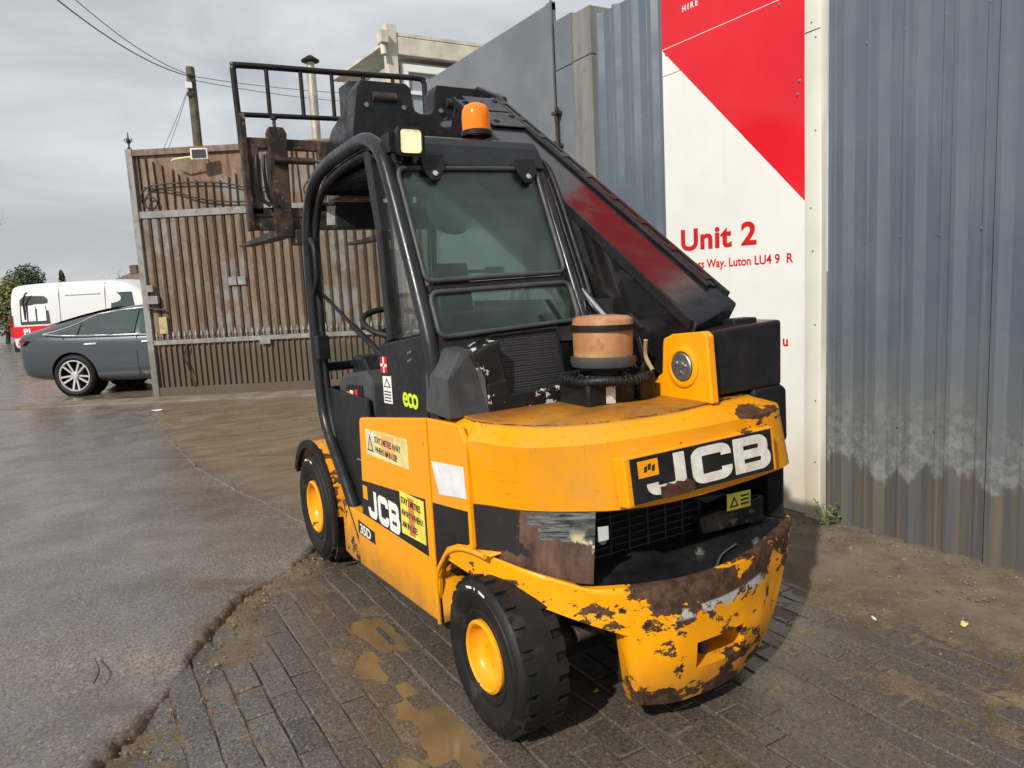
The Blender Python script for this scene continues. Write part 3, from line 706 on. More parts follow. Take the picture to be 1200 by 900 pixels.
A0 = fr_quad(LO, .09, .10, .0052); xa = fr_quad(LO, 1, .1)-fr_quad(LO, 0, .1); ya = fr_quad(LO, 0, 1)-fr_quad(LO, 0, 0)
LM = frame(A0, xa, ya); jcb_letters(LM, ya.length*.84, xa.length*.885, lp, 'offwhite', .002)
bm = B(); prism(bm, [fr_quad(LO, *st, .0075) for st in ((.04, .55), (.17, .55), (.17, .92), (.04, .92))], nrm*.001); new(bm, 'emblem', 'sticker_em', lp) if 'sticker_em' in MAT else new(bm, 'emblem', 'yellow', lp)
for k, (s0_, t0_) in enumerate(((.075, .66), (.10, .70), (.125, .66))):
    bm = B(); prism(bm, [fr_quad(LO, *st, .0087) for st in ((s0_, t0_), (s0_+.018, t0_), (s0_+.024, t0_+.14), (s0_+.004, t0_+.12))], nrm*.0006); new(bm, 'emblem_mark', 'dark_ink', lp)
bm = B(); ring = []
for i in range(40):
    t = 2*math.pi*i/40; ring.append(fr_quad(LO, .285+.115*max(-1, min(1, 1.25*math.cos(t))), .14+.15*max(-1, min(1, 1.2*math.sin(t)))+(.03*math.sin(i*2.1) if math.sin(t) > .2 else 0), .0075))
prism(bm, ring, nrm*.001); new(bm, 'rust_patch', simple('flaked_rust', (.075, .03, .016), .85, 0, .45, 40, .5), lp)
bm = B(); ring = []

# recess: side blocks, grille, shelf
blk = [(.15, .600), (.09, .563), (-.03, .503), (-.14, .388), (-.165, .345)]
bm = B(); a = line(blk, .728); a_in = [P(.15, .40, .728), P(.15, .31, .728)]
outline = [(p.x, p.y) for p in a]
low = line([(.16, .592), (.09, .572), (-.03, .522), (-.15, .425), (-.195, .385)], .512)
rows = [low, [x.lerp(y, .03)+Vector((-.002, -.002, 0)) for x, y in zip(low, a)]] + [[x.lerp(y, t) for x, y in zip(low, a)] for t in (.3, .6, .9)] + [[x.lerp(y, .985) for x, y in zip(low, a)]]
vr = loft(bm, rows)
# inner radial wall of the block
for r_ in range(len(vr)-1):
    q0, q1 = vr[r_][-1], vr[r_+1][-1]
    n0 = bm.verts.new(q0.co+Vector((.02, .24, 0))); n1 = bm.verts.new(q1.co+Vector((.02, .24, 0))); bm.faces.new((q0, n0, n1, q1))
new(bm, 'corner_block', 'rustblock', FL, 35)
bm = B(); prism(bm, [P(-.10, -.50, .512), P(-.155, -.52, .512), P(-.06, -.622, .512), (P(.25, -.622, .512)), P(.25, -.50, .512)], (0, 0, .214)); new(bm, 'corner_block', 'plastic', FL, bevel=.008)
# back wall and grille
bm = B(); pbox(bm, .03, .05, .40, -.55, .48, .74); new(bm, 'grille_back', 'chassis', FL)
bm = B()
for k in range(7): tube(bm, [P(.0, .245-.082*k, .49), P(.0, .245-.082*k, .715)], .0032, 6)
for k in range(9): tube(bm, [P(-.001, .25, .50+.026*k), P(-.001, -.26, .50+.026*k)], .0026, 6)
new(bm, 'radiator_grille', 'greyplastic', FL)
for k in range(4):
    bm = B(); prism(bm, [P(.02, .25, .52+.05*k), P(.02, -.26, .52+.05*k), P(.012, -.26, .545+.05*k), P(.012, .25, .545+.05*k)], (0, .004, 0)); new(bm, 'fin_panel', 'chassis', FL)
bm = B(); lathe(bm, [(.0, 0), (.018, 0), (.02, -.012), (.016, -.02), (0, -.02)], 16, frame(P(-.02, .21, .565), (1, 0, 0), (0, 0, 1))); new(bm, 'tail_lamp', simple('pale_green_lens', (.35, .5, .42), .15, 0, .1, 5), FL, 40)
bm = B(); prism(bm, [P(-.16, .336, .625), P(-.155, .292, .622), P(-.155, .292, .665), P(-.16, .336, .672)], (0, -.0015, 0)); new(bm, 'white_label', 'white', FL)
bm = B(); prism(bm, [P(-.03, -.26, .60), P(-.09, -.30, .64), P(-.09, -.14, .655), P(-.03, -.12, .66)], (0, .01, 0)); new(bm, 'bracket', 'steel', FL)
bm = B(); prism(bm, [P(-.07, -.20, .505), P(-.09, -.49, .505), P(-.09, -.49, .60), P(-.05, -.20, .56)], (0, .03, 0)); new(bm, 'rusty_plate', 'worn', FL, bevel=.004)
bm = B(); q = [P(-.1, -.285, .580), P(-.1, -.405, .577), P(-.1, -.405, .638), P(-.1, -.285, .642)]; prism(bm, q, (0, -.0015, 0)); ys = new(bm, 'warning_sticker', 'sticker_y', FL)
bm = B(); prism(bm, [P(-.1018, -.297, .590), P(-.1018, -.343, .590), P(-.1018, -.32, .630)], (0, -.0006, 0)); new(bm, 'warning_triangle', 'dark_ink', ys)
bm = B(); prism(bm, [P(-.1026, -.308, .5965), P(-.1026, -.332, .5965), P(-.1026, -.32, .617)], (0, -.0006, 0)); new(bm, 'warning_triangle', 'sticker_y', ys)
for k in range(3):
    bm = B(); prism(bm, [P(-.1018, -.353, .590+.015*k), P(-.1018, -.396, .590+.015*k), P(-.1018, -.396, .597+.015*k), P(-.1018, -.353, .597+.015*k)], (0, -.0006, 0)); new(bm, 'printed_line', 'dark_ink', ys)

# bumper and tow block
BT = [(.30, .616), (.16, .612), (.08, .592), (-.055, .540), (-.15, .465), (-.236, .362), (-.306, .22), (-.337, .10), (-.337, -.05), (-.308, -.19), (-.235, -.385), (-.145, -.575), (-.05, -.63)]
bt = smoothpath([(a, b, 0) for a, b in BT], 8)
def ztop(w): return .502 + max(0, (w-.40))*.36
def zbot(w):
    a = abs(w)
    if w < -.27: return min(.47, .11+(a-.27)*1.36)
    if a <= .285: return .088+.02*(a/.285)**3
    if a <= .31: return .108+(a-.285)/.025*.242
    return .35+(a-.31)*.44
bm = B(); TOWZ = (.205, .288); 
cols = []
NZ = 14
for p in bt:
    w = p.y; zt, zb = ztop(w), zbot(w); col = []
    for k in range(NZ+1):
        z = zt+(zb-zt)*k/NZ
        tuck = .035*max(0, (.26-z)/.14)**1.5 - .004*math.exp(-((z-.40)/.02)**2)
        bulge = .006*fbm(w, z, 5, 3)
        n = Vector((1, w*1.1, 0)).normalized()
        col.append(P(p.x + tuck*1.0 + bulge + (.008 if k == 0 else 0), w*(1-.35*tuck), z))
    cols.append(col)
vr = [[bm.verts.new(q) for q in c] for c in cols]
for i in range(len(vr)-1):
    for k in range(NZ):
        cz = sum(v.co.z for v in (vr[i][k], vr[i+1][k], vr[i][k+1], vr[i+1][k+1]))/4; cw_ = -sum(v.co.x for v in (vr[i][k], vr[i+1][k]))/2
        if TOWZ[0] < cz < TOWZ[1] and -.11 < cw_ < .10: continue
        bm.faces.new((vr[i][k], vr[i+1][k], vr[i+1][k+1], vr[i][k+1]))
bnd = [e for e in bm.edges if e.is_boundary]
r_ = bmesh.ops.extrude_edge_only(bm, edges=bnd)
for v in [g for g in r_['geom'] if isinstance(g, bmesh.types.BMVert)]:
    inner = TOWZ[0]-.02 < v.co.z < TOWZ[1]+.02 and abs(v.co.x) < .13
    v.co += Vector((0, .11 if inner else .03, 0)) if not (abs(v.co.x) > .27 and False) else Vector((0, .03, 0))
new(bm, 'bumper_counterweight', 'bumper', FL, 42)
# side walls of the hanging tow block
bm = B(); prism(bm, [P(-.268, .30, .375), P(-.262, .287, .112), P(-.215, .27, .088), P(-.165, .26, .10), P(-.15, .27, .30), P(-.165, .30, .42)], (.03, 0, 0)); new(bm, 'block_side', 'bumper', FL, bevel=.004)
bm = B(); pbox(bm, -.20, -.14, .26, -.30, .135, .48); new(bm, 'tow_block_core', 'chassis', FL)
bm = B(); tube(bm, [P(-.262, .005, .305), P(-.262, .005, .185)], .016, 14); lathe(bm, [(0, .02), (.022, .02), (.024, .010), (.016, .006)], 14, Matrix.Translation(P(-.262, .005, .25))); new(bm, 'tow_pin', 'grease', FL, 40)
# shelf behind the bumper edge
bm = B(); edge = [P(p.x+.014, p.y*.985, .494) for p in bt if p.y < .44]
ring = edge + [P(.03, -.60, .494), P(.03, .40, .494)]
prism(bm, ring, (0, 0, -.03)); new(bm, 'bumper_shelf', 'shelf', FL)
bm = B(); tube(bm, smoothpath([P(-.30, -.02, .498), P(-.25, -.10, .508), P(-.2, -.22, .502)], 6), .0035, 6); new(bm, 'cable', 'steel', FL, 60)
for (u_, w_) in ((-.17, -.08), (-.22, -.30)):
    bm = B(); lathe(bm, [(.018, 0), (.018, .006), (.009, .006), (.009, .018), (0, .018)], 8, Matrix.Translation(P(u_, w_, .494))); new(bm, 'bolt', 'steel', FL, 40)
# outer wing underside over the wheel
bm = B(); pbox(bm, -.10, .30, .44, .30, .45, .49); new(bm, 'wing_underside', 'chassis', FL)

# engine hood items
bm = B()
prism(bm, [P(.44, .605, .985), P(.26, .60, .985), P(.26, .60, 1.115), P(.30, .56, 1.17), P(.44, .60, 1.17)], (.115, 0, 0))
bmesh.ops.bevel(bm, geom=[e for e in bm.edges if abs(e.verts[0].co.x+.605) < .01 and abs(e.verts[1].co.x+.605) < .01 and max(e.verts[0].co.z, e.verts[1].co.z) > 1.1], offset=.03, segments=1, affect='EDGES')
bm.free(); bm = B()
sec = [(.62, .975), (.62, 1.13), (.565, 1.20), (.545, 1.214), (.50, 1.215)]
prof_out = [(.612, .985), (.606, 1.12), (.545, 1.205), (.495, 1.212), (.462, 1.11), (.452, .985)]
va = [P(.285+(.03 if z_ > 1.15 else 0), w_*.985, z_) for w_, z_ in prof_out]; vb_ = [P(.45, w_, z_+.01) for w_, z_ in prof_out]; a_ = [bm.verts.new(p) for p in va]; b_ = [bm.verts.new(p) for p in vb_]; bm.faces.new(a_); bm.faces.new(b_[::-1])
for i in range(6): bm.faces.new((a_[i], b_[i], b_[(i+1) % 6], a_[(i+1) % 6]))
new(bm, 'engine_cover', 'greyplastic', FL, bevel=.005, seg=2)
bm = B(); prism(bm, [P(.30, w_, z_) for w_, z_ in [(.46, .985), (.475, 1.13), (.50, 1.195), (.42, 1.225), (.385, 1.235), (.365, 1.12), (.36, 1.0), (.36, .985)]], (0, .13, 0))
prism(bm, [P(.285, w_, z_) for w_, z_ in [(.45, .984), (.45, 1.09), (.37, 1.10), (.355, 1.045), (.10, 1.05), (.10, .984)]], (0, .03, 0)); new(bm, 'filter_box', 'black_scr', FL, bevel=.008)
bm = B(); prism(bm, [P(.325, .372, 1.03), P(.325, .095, 1.03), P(.385, .085, 1.25), P(.385, .38, 1.24)], (0, .02, 0)); new(bm, 'mesh_screen', 'mesh', FL)
bm = B(); tube(bm, [P(.318, .37, 1.03), P(.318, .1, 1.035), P(.378, .09, 1.255), P(.378, .378, 1.245)], .006, 6, True); new(bm, 'screen_frame', 'plastic', FL, 60)
# pre-cleaner
MC = Matrix.Translation(P(.185, .055, 0)) @ Matrix.Rotation(R(1.5), 4, 'Y')
pc = bpy.data.objects.new('air_precleaner', None); COL.objects.link(pc); pc.parent = FL
bm = B(); lathe(bm, [(.100, 1.145), (.106, 1.16), (.108, 1.245), (.105, 1.25), (.105, 1.262), (.110, 1.266), (.106, 1.285), (.09, 1.296), (.05, 1.30), (0, 1.301)], 40, MC); new(bm, 'bowl', 'orange', pc, 35)
bm = B(); lathe(bm, [(.108, 1.246), (.117, 1.247), (.118, 1.258), (.117, 1.266), (.108, 1.267)], 40, MC); new(bm, 'clamp_ring', 'plastic', pc, 35)
bm = B(); lathe(bm, [(.08, 1.105), (.112, 1.118), (.118, 1.135), (.116, 1.152), (.100, 1.156)], 40, MC); new(bm, 'bowl_base', 'greyplastic', pc, 35)
bm = B()
tube(bm, [MC @ Vector((.142*math.cos(t), .142*math.sin(t), 1.075+.004*math.sin(t*5))) for t in (2*math.pi*i/36 for i in range(36))], .016, 10, True)
for i in range(44):
    t = 2*math.pi*i/44; tube(bm, [MC @ Vector((.142*math.cos(t)+.017*math.cos(a)*math.cos(t), .142*math.sin(t)+.017*math.cos(a)*math.sin(t), 1.075+.017*math.sin(a))) for a in (2*math.pi*j/8 for j in range(8))], .003, 5, True)
new(bm, 'ribbed_hose', 'plastic', pc, 50)
bm = B(); pbox(bm, .10, .28, .16, -.05, .985, 1.075); lathe(bm, [(.055, 1.05), (.055, 1.12)], 20, MC); new(bm, 'precleaner_base', 'plastic', pc, 40, .01)
for i in range(16):
    bm = B(); a = 2.6+i*.25; rr2 = .07+.05*random.random(); c0 = MC @ Vector((rr2*math.cos(a), rr2*math.sin(a), 1.082)); box(bm, (-.008, -.006, -.004), (.008, .006, .006), Matrix.Translation(c0) @ Matrix.Rotation(a, 4, 'Z')); new(bm, 'debris', 'grease' if i % 3 else 'steel', pc)
bm = B(); prism(bm, [P(.098, .085, .995), P(.098, .045, .992), P(.098, .045, 1.052), P(.098, .085, 1.054)], (0, -.0015, 0)); new(bm, 'white_label', 'offwhite', pc)
bm = B(); pbox(bm, .085, .13, -.06, -.13, .985, 1.09); tube(bm, [P(.13, -.06, 1.02), P(.16, -.14, 1.10), P(.22, -.16, 1.2)], .02, 10); new(bm, 'linkage', 'black', FL, 40, .006)

# rear right tank and pivot bracket
bm = B(); prism(bm, [P(-.09, -.235, 1.0), P(-.085, -.60, 1.0), P(-.085, -.60, 1.245), P(-.09, -.235, 1.228)], (0, .42, 0)); new(bm, 'rear_box', 'black_scr2', FL, bevel=.014, seg=3) if 'black_scr2' in MAT else new(bm, 'rear_box', 'black', FL, bevel=.014, seg=3)
bm = B(); pbox(bm, -.04, .02, -.40, -.52, 1.23, 1.258); new(bm, 'box_cap', 'plastic', FL, bevel=.006)
bm = B(); prism(bm, [P(-.10, -.46, .79), P(-.085, -.635, .78), P(-.08, -.635, .985), P(-.085, -.60, 1.004), P(-.09, -.44, 1.004)], (0, .45, 0)); new(bm, 'rear_side_cover', 'plastic', FL, bevel=.018, seg=3)
pp = [(-.135, .985), (-.115, 1.215), (-.10, 1.228), (-.09, 1.231), (.055, 1.218), (.10, 1.20), (.105, 1.17), (.11, 1.075), (.15, 1.05), (.155, .985)]
bm = B(); prism(bm, pt(pp, -.185), (.035, 0, 0)); pv = new(bm, 'pivot_bracket', 'yellow', FL, bevel=.006)
bm = B(); lathe(bm, [(.074, -.002), (.074, .006), (.068, .010), (.056, .010), (.052, .004)], 36, LF(.0, 1.105, -.185)); new(bm, 'pivot_boss', 'yellow', pv, 40)
bm = B(); lathe(bm, [(.050, -.002), (.050, .010), (.046, .014), (.020, .013), (.018, .016), (0, .016)], 32, LF(.0, 1.105, -.185))
for (a_, b_) in ((.018, .012), (-.02, .004), (.0, -.02)): lathe(bm, [(.007, .012), (.007, .019), (0, .019)], 6, LF(.0+a_, 1.105+b_, -.185))
new(bm, 'pivot_pin', 'steel', pv, 40)

# boom
SL = .672; bdir = Vector((0, 1, SL)).normalized(); bn = Vector((0, -SL, 1)).normalized()
def BP(s, w, d):   # s metres along the boom's top edge, d below the top face
    return P(-.07, w, 1.238)+bdir*s-bn*d
bm = B(); sec = [(-.20, .0), (-.20, .27), (-.505, .27), (-.505, .0)]
prism(bm, [BP(.02 if w_ > -.3 else .13, w_, d_) for w_, d_ in sec], bdir*2.05); boom = new(bm, 'boom', 'boom', FL, bevel=.012, seg=3)
for (w_, s0_, s1) in ((-.507, .19, 1.98), (-.196, .04, 2.05)):
    bm = B(); prism(bm, [BP(s0_, w_-.008, -.010), BP(s0_, w_+.008, -.010), BP(s0_, w_+.008, .03), BP(s0_, w_-.008, .03)], bdir*s1); new(bm, 'boom_flange', 'black', boom, bevel=.003)
bm = B(); prism(bm, [BP(.24, -.464, -.010), BP(.24, -.486, -.010), BP(.24, -.486, .0), BP(.24, -.464, .0)], bdir*1.9); new(bm, 'hose_rail', 'black', boom, bevel=.004)
for k in range(9):
    bm = B(); prism(bm, [BP(.28+.22*k, -.458, -.010), BP(.28+.22*k, -.492, -.010), BP(.28+.22*k, -.492, -.014), BP(.28+.22*k, -.458, -.014)], bdir*.05); new(bm, 'rail_clip', 'black', boom)
bm = B(); tube(bm, [BP(.24, -.445, -.008), BP(2.1, -.445, -.008)], .010, 8); new(bm, 'hose', 'plastic', boom, 60)
# plates with holes at the upper end
for k in range(2):
    bm = B(); prism(bm, [BP(1.72+.2*k, -.25, -.008), BP(1.90+.2*k, -.25, -.008), BP(1.90+.2*k, -.46, -.008), BP(1.72+.2*k, -.46, -.008)], bn*.008); pl2 = new(bm, 'cover_plate', 'greyplastic', boom, bevel=.003)
    for q in ((1.77, -.29), (1.85, -.42)):
        bm = B(); lathe(bm, [(.016, 0), (.016, .004), (0, .004)], 14, frame(BP(q[0]+.2*k, q[1], -.0165), (1, 0, 0), bdir)); new(bm, 'bolt', 'chassis', pl2, 40)
# lift ram and hoses beside the boom
bm = B(); tube(bm, [P(.16, -.155, 1.03), P(.62, -.155, 1.36)], .042, 18); new(bm, 'lift_ram_barrel', 'boom', FL, 40)
bm = B(); tube(bm, [P(.30, -.145, 1.22), P(.98, -.145, 1.70)], .018, 14); new(bm, 'lift_ram_rod', 'chrome', FL, 40)
for k in range(4):
    bm = B(); tube(bm, smoothpath([P(.20, -.10-.02*k, 1.0), P(.28, -.12-.02*k, 1.12+.02*k), P(.45, -.16, 1.25+.025*k), P(.8, -.185, 1.52+.02*k), P(1.3, -.19, 1.86+.02*k)], 6), .011, 8); new(bm, 'hose', 'plastic', FL, 60)
bm = B(); tube(bm, smoothpath([P(.12, -.12, 1.20), P(.14, -.135, 1.14), P(.11, -.14, 1.09)], 4), .008, 6); new(bm, 'wiring', simple('tan_cable', (.36, .28, .14), .6, 0, .2, 10), FL, 60)
bm = B(); pbox(bm, .35, 1.5, -.16, -.20, .9, 1.35); new(bm, 'cab_side_wall', 'chassis', FL)

# boom head
bm = B()
hd = [(.215, 2.16), (.215, 2.30), (.175, 2.53), (.15, 2.572), (-.115, 2.575), (-.145, 2.55), (-.152, 2.455), (-.165, 2.43), (-.19, 2.418), (-.24, 2.416), (-.265, 2.43), (-.28, 2.455), (-.29, 2.545), (-.31, 2.585), (-.60, 2.585), (-.62, 2.55), (-.62, 2.20)]
prism(bm, [P(2.08, w_, z_) for w_, z_ in hd], (0, .14, 0)); bh = new(bm, 'boom_head', 'black', FL, bevel=.005, seg=2)
bm = B(); prism(bm, pt([(2.20, 2.16), (2.20, 2.50), (2.28, 2.62), (2.46, 2.62), (2.46, 2.52), (2.50, 2.16)], .150), (.06, 0, 0)); new(bm, 'head_ear', 'black', bh, bevel=.008)
for w_ in (-.57,):
    bm = B(); prism(bm, pt([(1.78, 2.20), (1.82, 2.48), (2.08, 2.60), (2.40, 2.58), (2.50, 2.3), (2.4, 2.12)], w_), (.05, 0, 0)); new(bm, 'head_ear', 'black', bh, bevel=.008)
for w_ in (.02, -.43):
    bm = B(); tube(bm, [P(2.085, w_+.07, 2.49), P(2.085, w_-.07, 2.49)], .028, 16); new(bm, 'chain_roller', 'grease', bh, 40)
    for d_ in (.11, -.11):
        bm = B(); lathe(bm, [(.014, 0), (.014, .012), (0, .012)], 6, frame(P(2.078, w_+d_, 2.44), (1, 0, 0), (0, 0, 1))); new(bm, 'bolt', 'steel', bh)
bm = B(); prism(bm, pt([(2.5, 2.12), (2.5, 2.5), (2.75, 2.44), (2.93, 2.30), (2.93, 2.02), (2.7, 2.02)], .12), (.32, 0, 0)); new(bm, 'carriage_arm', 'black', bh, bevel=.012)
bm = B(); tube(bm, [P(1.5, -.365, 2.18), P(2.4, -.365, 2.36)], .12, 16); new(bm, 'inner_boom', 'boom', FL, 40)

# carriage, backrest, forks
U = 2.95
cg = bpy.data.objects.new('fork_carriage', None); COL.objects.link(cg); cg.parent = FL; cg.location = P(U, 0, 1.86)
def cpart(bm, nm, mat='worn', **k):
    bmesh.ops.translate(bm, vec=-P(U, 0, 1.86), verts=bm.verts); return new(bm, nm, mat, cg, **k)
bm = B(); pbox(bm, U-.02, U+.03, .64, -.64, 2.345, 2.41); cpart(bm, 'carriage_bar', bevel=.006)
bm = B(); pbox(bm, U-.02, U+.03, .61, -.61, 1.925, 1.985); cpart(bm, 'carriage_bar', bevel=.006)
bm = B(); pbox(bm, U-.015, U+.025, .63, -.63, 1.845, 1.93); cpart(bm, 'carriage_bar', bevel=.006)
for s in (1, -1):
    bm = B(); pbox(bm, U-.035, U+.02, .635*s, .595*s, 1.84, 2.55); cpart(bm, 'side_upright', bevel=.006)
    bm = B(); pbox(bm, U-.02, U+.03, .60*s, .53*s, 1.94, 2.36); cpart(bm, 'side_plate', bevel=.006)
    bm = B(); prism(bm, [P(U-.05, .475*s, 1.93), P(U-.05, .365*s, 1.93), P(U-.05, .355*s, 2.44), P(U-.05, .375*s, 2.475), P(U-.05, .46*s, 2.475), P(U-.05, .475*s, 2.44)], (0, .06, 0)); fk = cpart(bm, 'fork', bevel=.006)
    bm = B(); prism(bm, pt([(U-.05, 1.80), (U-.05, 1.94), (U+.01, 1.94), (U+.02, 1.85), (U+1.15, 1.835), (U+1.15, 1.82), (U+.3, 1.80)], .475*s if s > 0 else -.365), (.11, 0, 0)); cpart(bm, 'fork_blade', bevel=.004)
    bm = B(); tube(bm, [P(U-.02, .42*s, 2.47), P(U-.02, .42*s, 2.53)], .011, 10); lathe(bm, [(.022, 2.525), (.022, 2.54), (0, 2.54)], 12, Matrix.Translation(P(U-.02, .42*s, 0))); cpart(bm, 'fork_pin', smooth=40)
bm = B(); tube(bm, [P(U-.06, .45, 2.27), P(U-.06, .20, 2.27)], .022, 12); cpart(bm, 'side_shift_cylinder', smooth=40)
bm = B(); tube(bm, [P(U-.06, .22, 2.27), P(U-.06, -.15, 2.27)], .010, 10); cpart(bm, 'side_shift_rod', 'steel', smooth=40)
bm = B(); pbox(bm, U-.05, U+.02, .16, -.02, 2.20, 2.40); cpart(bm, 'bracket', bevel=.006)
for k, w_ in enumerate((.51, .555)):
    bm = B(); tube(bm, smoothpath([P(U-.05, w_, 2.30), P(U-.07, w_+.01, 2.2), P(U-.04, w_-.01, 2.05), P(U-.05, w_-.06, 1.99)], 5), .011, 8); cpart(bm, 'hose', 'plastic', smooth=60)
bm = B(); pbox(bm, U-.07, U+.05, .36, .24, 1.75, 1.845); cpart(bm, 'centre_stop', bevel=.01)
bm = B(); tube(bm, smoothpath([P(U, .625, 2.40), P(U, .632, 2.75), P(U, .628, 2.822), P(U, .57, 2.838), P(U, 0, 2.852), P(U, -.57, 2.868), P(U, -.63, 2.85), P(U, -.638, 2.78), P(U, -.63, 2.40)], 6), .019, 10); cpart(bm, 'backrest_frame', 'black', smooth=60)
bm = B(); tube(bm, [P(U, .63, 2.545), P(U, -.635, 2.575)], .016, 10); cpart(bm, 'backrest_rail', 'black', smooth=60)
for w_ in (.435, .222, .02, -.195, -.405):
    bm = B(); tube(bm, [P(U, w_, 2.55), P(U, w_, 2.85)], .0135, 8); cpart(bm, 'backrest_bar', 'black', smooth=60)

# ------------------------------------------------------------------ cab
cab = bpy.data.objects.new('cab', None); COL.objects.link(cab); cab.parent = FL
loopL = [(1.33, .27), (1.55, .50), (1.79, .74), (1.85, .92), (1.865, 1.25), (1.855, 1.62), (1.80, 1.82), (1.66, 1.955), (1.42, 2.005), (1.15, 2.018), (.96, 2.018), (.845, 1.985), (.765, 1.92), (.70, 1.80), (.625, 1.64), (.525, 1.42), (.445, 1.22), (.42, 1.05), (.42, .94)]
bm = B(); tube(bm, smoothpath(pt(loopL, .578), 6), .029, 14); new(bm, 'cab_frame', 'cab_tube', cab, 60)
WR = -.105
loopR = [(1.86, .92), (1.865, 1.25), (1.855, 1.62), (1.80, 1.82), (1.66, 1.945), (1.42, 1.985), (1.15, 1.99), (.96, 1.99), (.85, 1.965), (.775, 1.91), (.70, 1.78), (.625, 1.62), (.525, 1.40), (.455, 1.22), (.43, 1.0)]
bm = B(); tube(bm, smoothpath(pt(loopR, WR), 6), .026, 12); new(bm, 'cab_frame', 'cab_tube', cab, 60)
for k, d_ in enumerate((.042, .062)):
    bm = B(); tube(bm, [p+Vector((d_, -.012*k, -.01)) for p in smoothpath(pt(loopR[8:14], WR), 5)], .012, 8); new(bm, 'pillar_trim', 'plastic', cab, 60)
# door frame inside the tube, mid post
bm = B(); tube(bm, smoothpath([P(a-(.05 if a > 1.2 else -.03), .555, b-.045) for a, b in loopL[2:12]], 5), .017, 8); new(bm, 'door_seal', 'plastic', cab, 60)
bm = B(); prism(bm, pt([(.975, 1.975), (.915, 1.975), (.845, 1.66), (.815, 1.23), (.865, 1.22), (.90, 1.66)], .545), (-.035, 0, 0)); new(bm, 'door_post', 'plastic', cab, bevel=.006)
bm = B(); prism(bm, pt([(.885, 1.215), (.885, .905), (.455, .960), (.42, 1.08), (.455, 1.265)], .575), (-.03, 0, 0)); ep = new(bm, 'lower_side_panel', 'plastic', cab, bevel=.008)
text('eco_mark', 'eco', LF(.672, .993, .6062), .108, 'lime', ep, .0006, .88, .0022)
bm = B(); prism(bm, pt([(.882, 1.165), (.812, 1.168), (.812, 1.105), (.882, 1.102)], .6055), (-.001, 0, 0)); fs = new(bm, 'flag_sticker', 'red_ink', ep)
for (a, b, c_, d) in ((.882, .812, 1.128, 1.138), (.853, .840, 1.103, 1.166)):
    bm = B(); prism(bm, pt([(a, d), (b, d), (b, c_), (a, c_)], .6068), (-.0004, 0, 0)); new(bm, 'flag_stripe', 'white', fs)
bm = B(); prism(bm, pt([(.868, 1.088), (.778, 1.094), (.778, .984), (.868, .980)], .6055), (-.001, 0, 0)); ws_ = new(bm, 'safety_label', 'white', ep)
bm = B(); prism(bm, pt([(.86, 1.045), (.823, 1.084), (.786, 1.048)], .6068), (-.0004, 0, 0)); new(bm, 'warning_triangle', 'dark_ink', ws_)
bm = B(); prism(bm, pt([(.847, 1.050), (.823, 1.074), (.799, 1.052)], .6074), (-.0004, 0, 0)); new(bm, 'warning_triangle', 'white', ws_)
for k in range(4):
    bm = B(); prism(bm, pt([(.86, 1.03-.012*k), (.79, 1.032-.012*k), (.79, 1.027-.012*k), (.86, 1.025-.012*k)], .6068), (-.0004, 0, 0)); new(bm, 'printed_line', 'dark_ink', ws_)
bm = B()
for (a, b) in ((.585, 1.195), (.565, 1.20), (.59, 1.165), (.57, 1.17)): lathe(bm, [(.006, 0), (.006, .004), (0, .004)], 8, LF(a, b, .605))
new(bm, 'rivet_marks', 'steel', ep)
# quarter window
bm = B(); prism(bm, pt([(.905, 1.95), (.80, 1.90), (.66, 1.63), (.55, 1.40), (.485, 1.275), (.815, 1.235), (.845, 1.66)], .552), (-.005, 0, 0)); new(bm, 'quarter_window', 'glass_clear', cab)
# roof and rear header
bm = B(); prism(bm, pt([(.89, 1.965), (.89, 2.0), (1.6, 2.0), (1.72, 1.93), (1.72, 1.90), (1.58, 1.965)], .54), (.645, 0, 0)); new(bm, 'roof_panel', 'cab_tube', cab, bevel=.008)
bm = B(); prism(bm, pt([(.712, 1.888), (.757, 1.978), (.785, 2.008), (.83, 2.022), (.90, 2.022), (.90, 1.96), (.76, 1.888)], .535), (.655, 0, 0)); new(bm, 'rear_header', 'cab_tube', cab, bevel=.014, seg=3)
# rear windows in the sloped plane
def RG(w, z, off=0): return P(.43+.45*(z-1.24)-off, w, z+.45*off)
def rounded(q, r=.035, k=4):
    out = []
    n = len(q)
    for i in range(n):
        p, a, b = Vector(q[i]), Vector(q[i-1]), Vector(q[(i+1) % n])
        d1 = (a-p).normalized()*r; d2 = (b-p).normalized()*r
        for j in range(k+1):
            t = j/k; out.append((p+d1).lerp(p, t).lerp(p.lerp(p+d2, t), t))
    return out
def rwin(nm, q, mat):
    bm = B(); pts = [RG(a, b) for a, b in rounded([Vector(x) for x in q])]
    prism(bm, pts, Vector((0, 1, -.45)).normalized()*.006); gl = new(bm, nm, mat, cab)
    bm = B(); tube(bm, [RG(a, b, .004) for a, b in rounded([Vector(x) for x in q], .035, 6)], .010, 8, True); new(bm, 'window_seal', 'greyplastic', gl, 60)
    return gl
w1 = rwin('rear_window', [(.548, 1.872), (-.068, 1.890), (-.064, 1.462), (.548, 1.448)], 'glass')
rwin('rear_lower_window', [(.545, 1.407), (-.066, 1.420), (-.064, 1.272), (.548, 1.25)], 'glass')
bm = B()
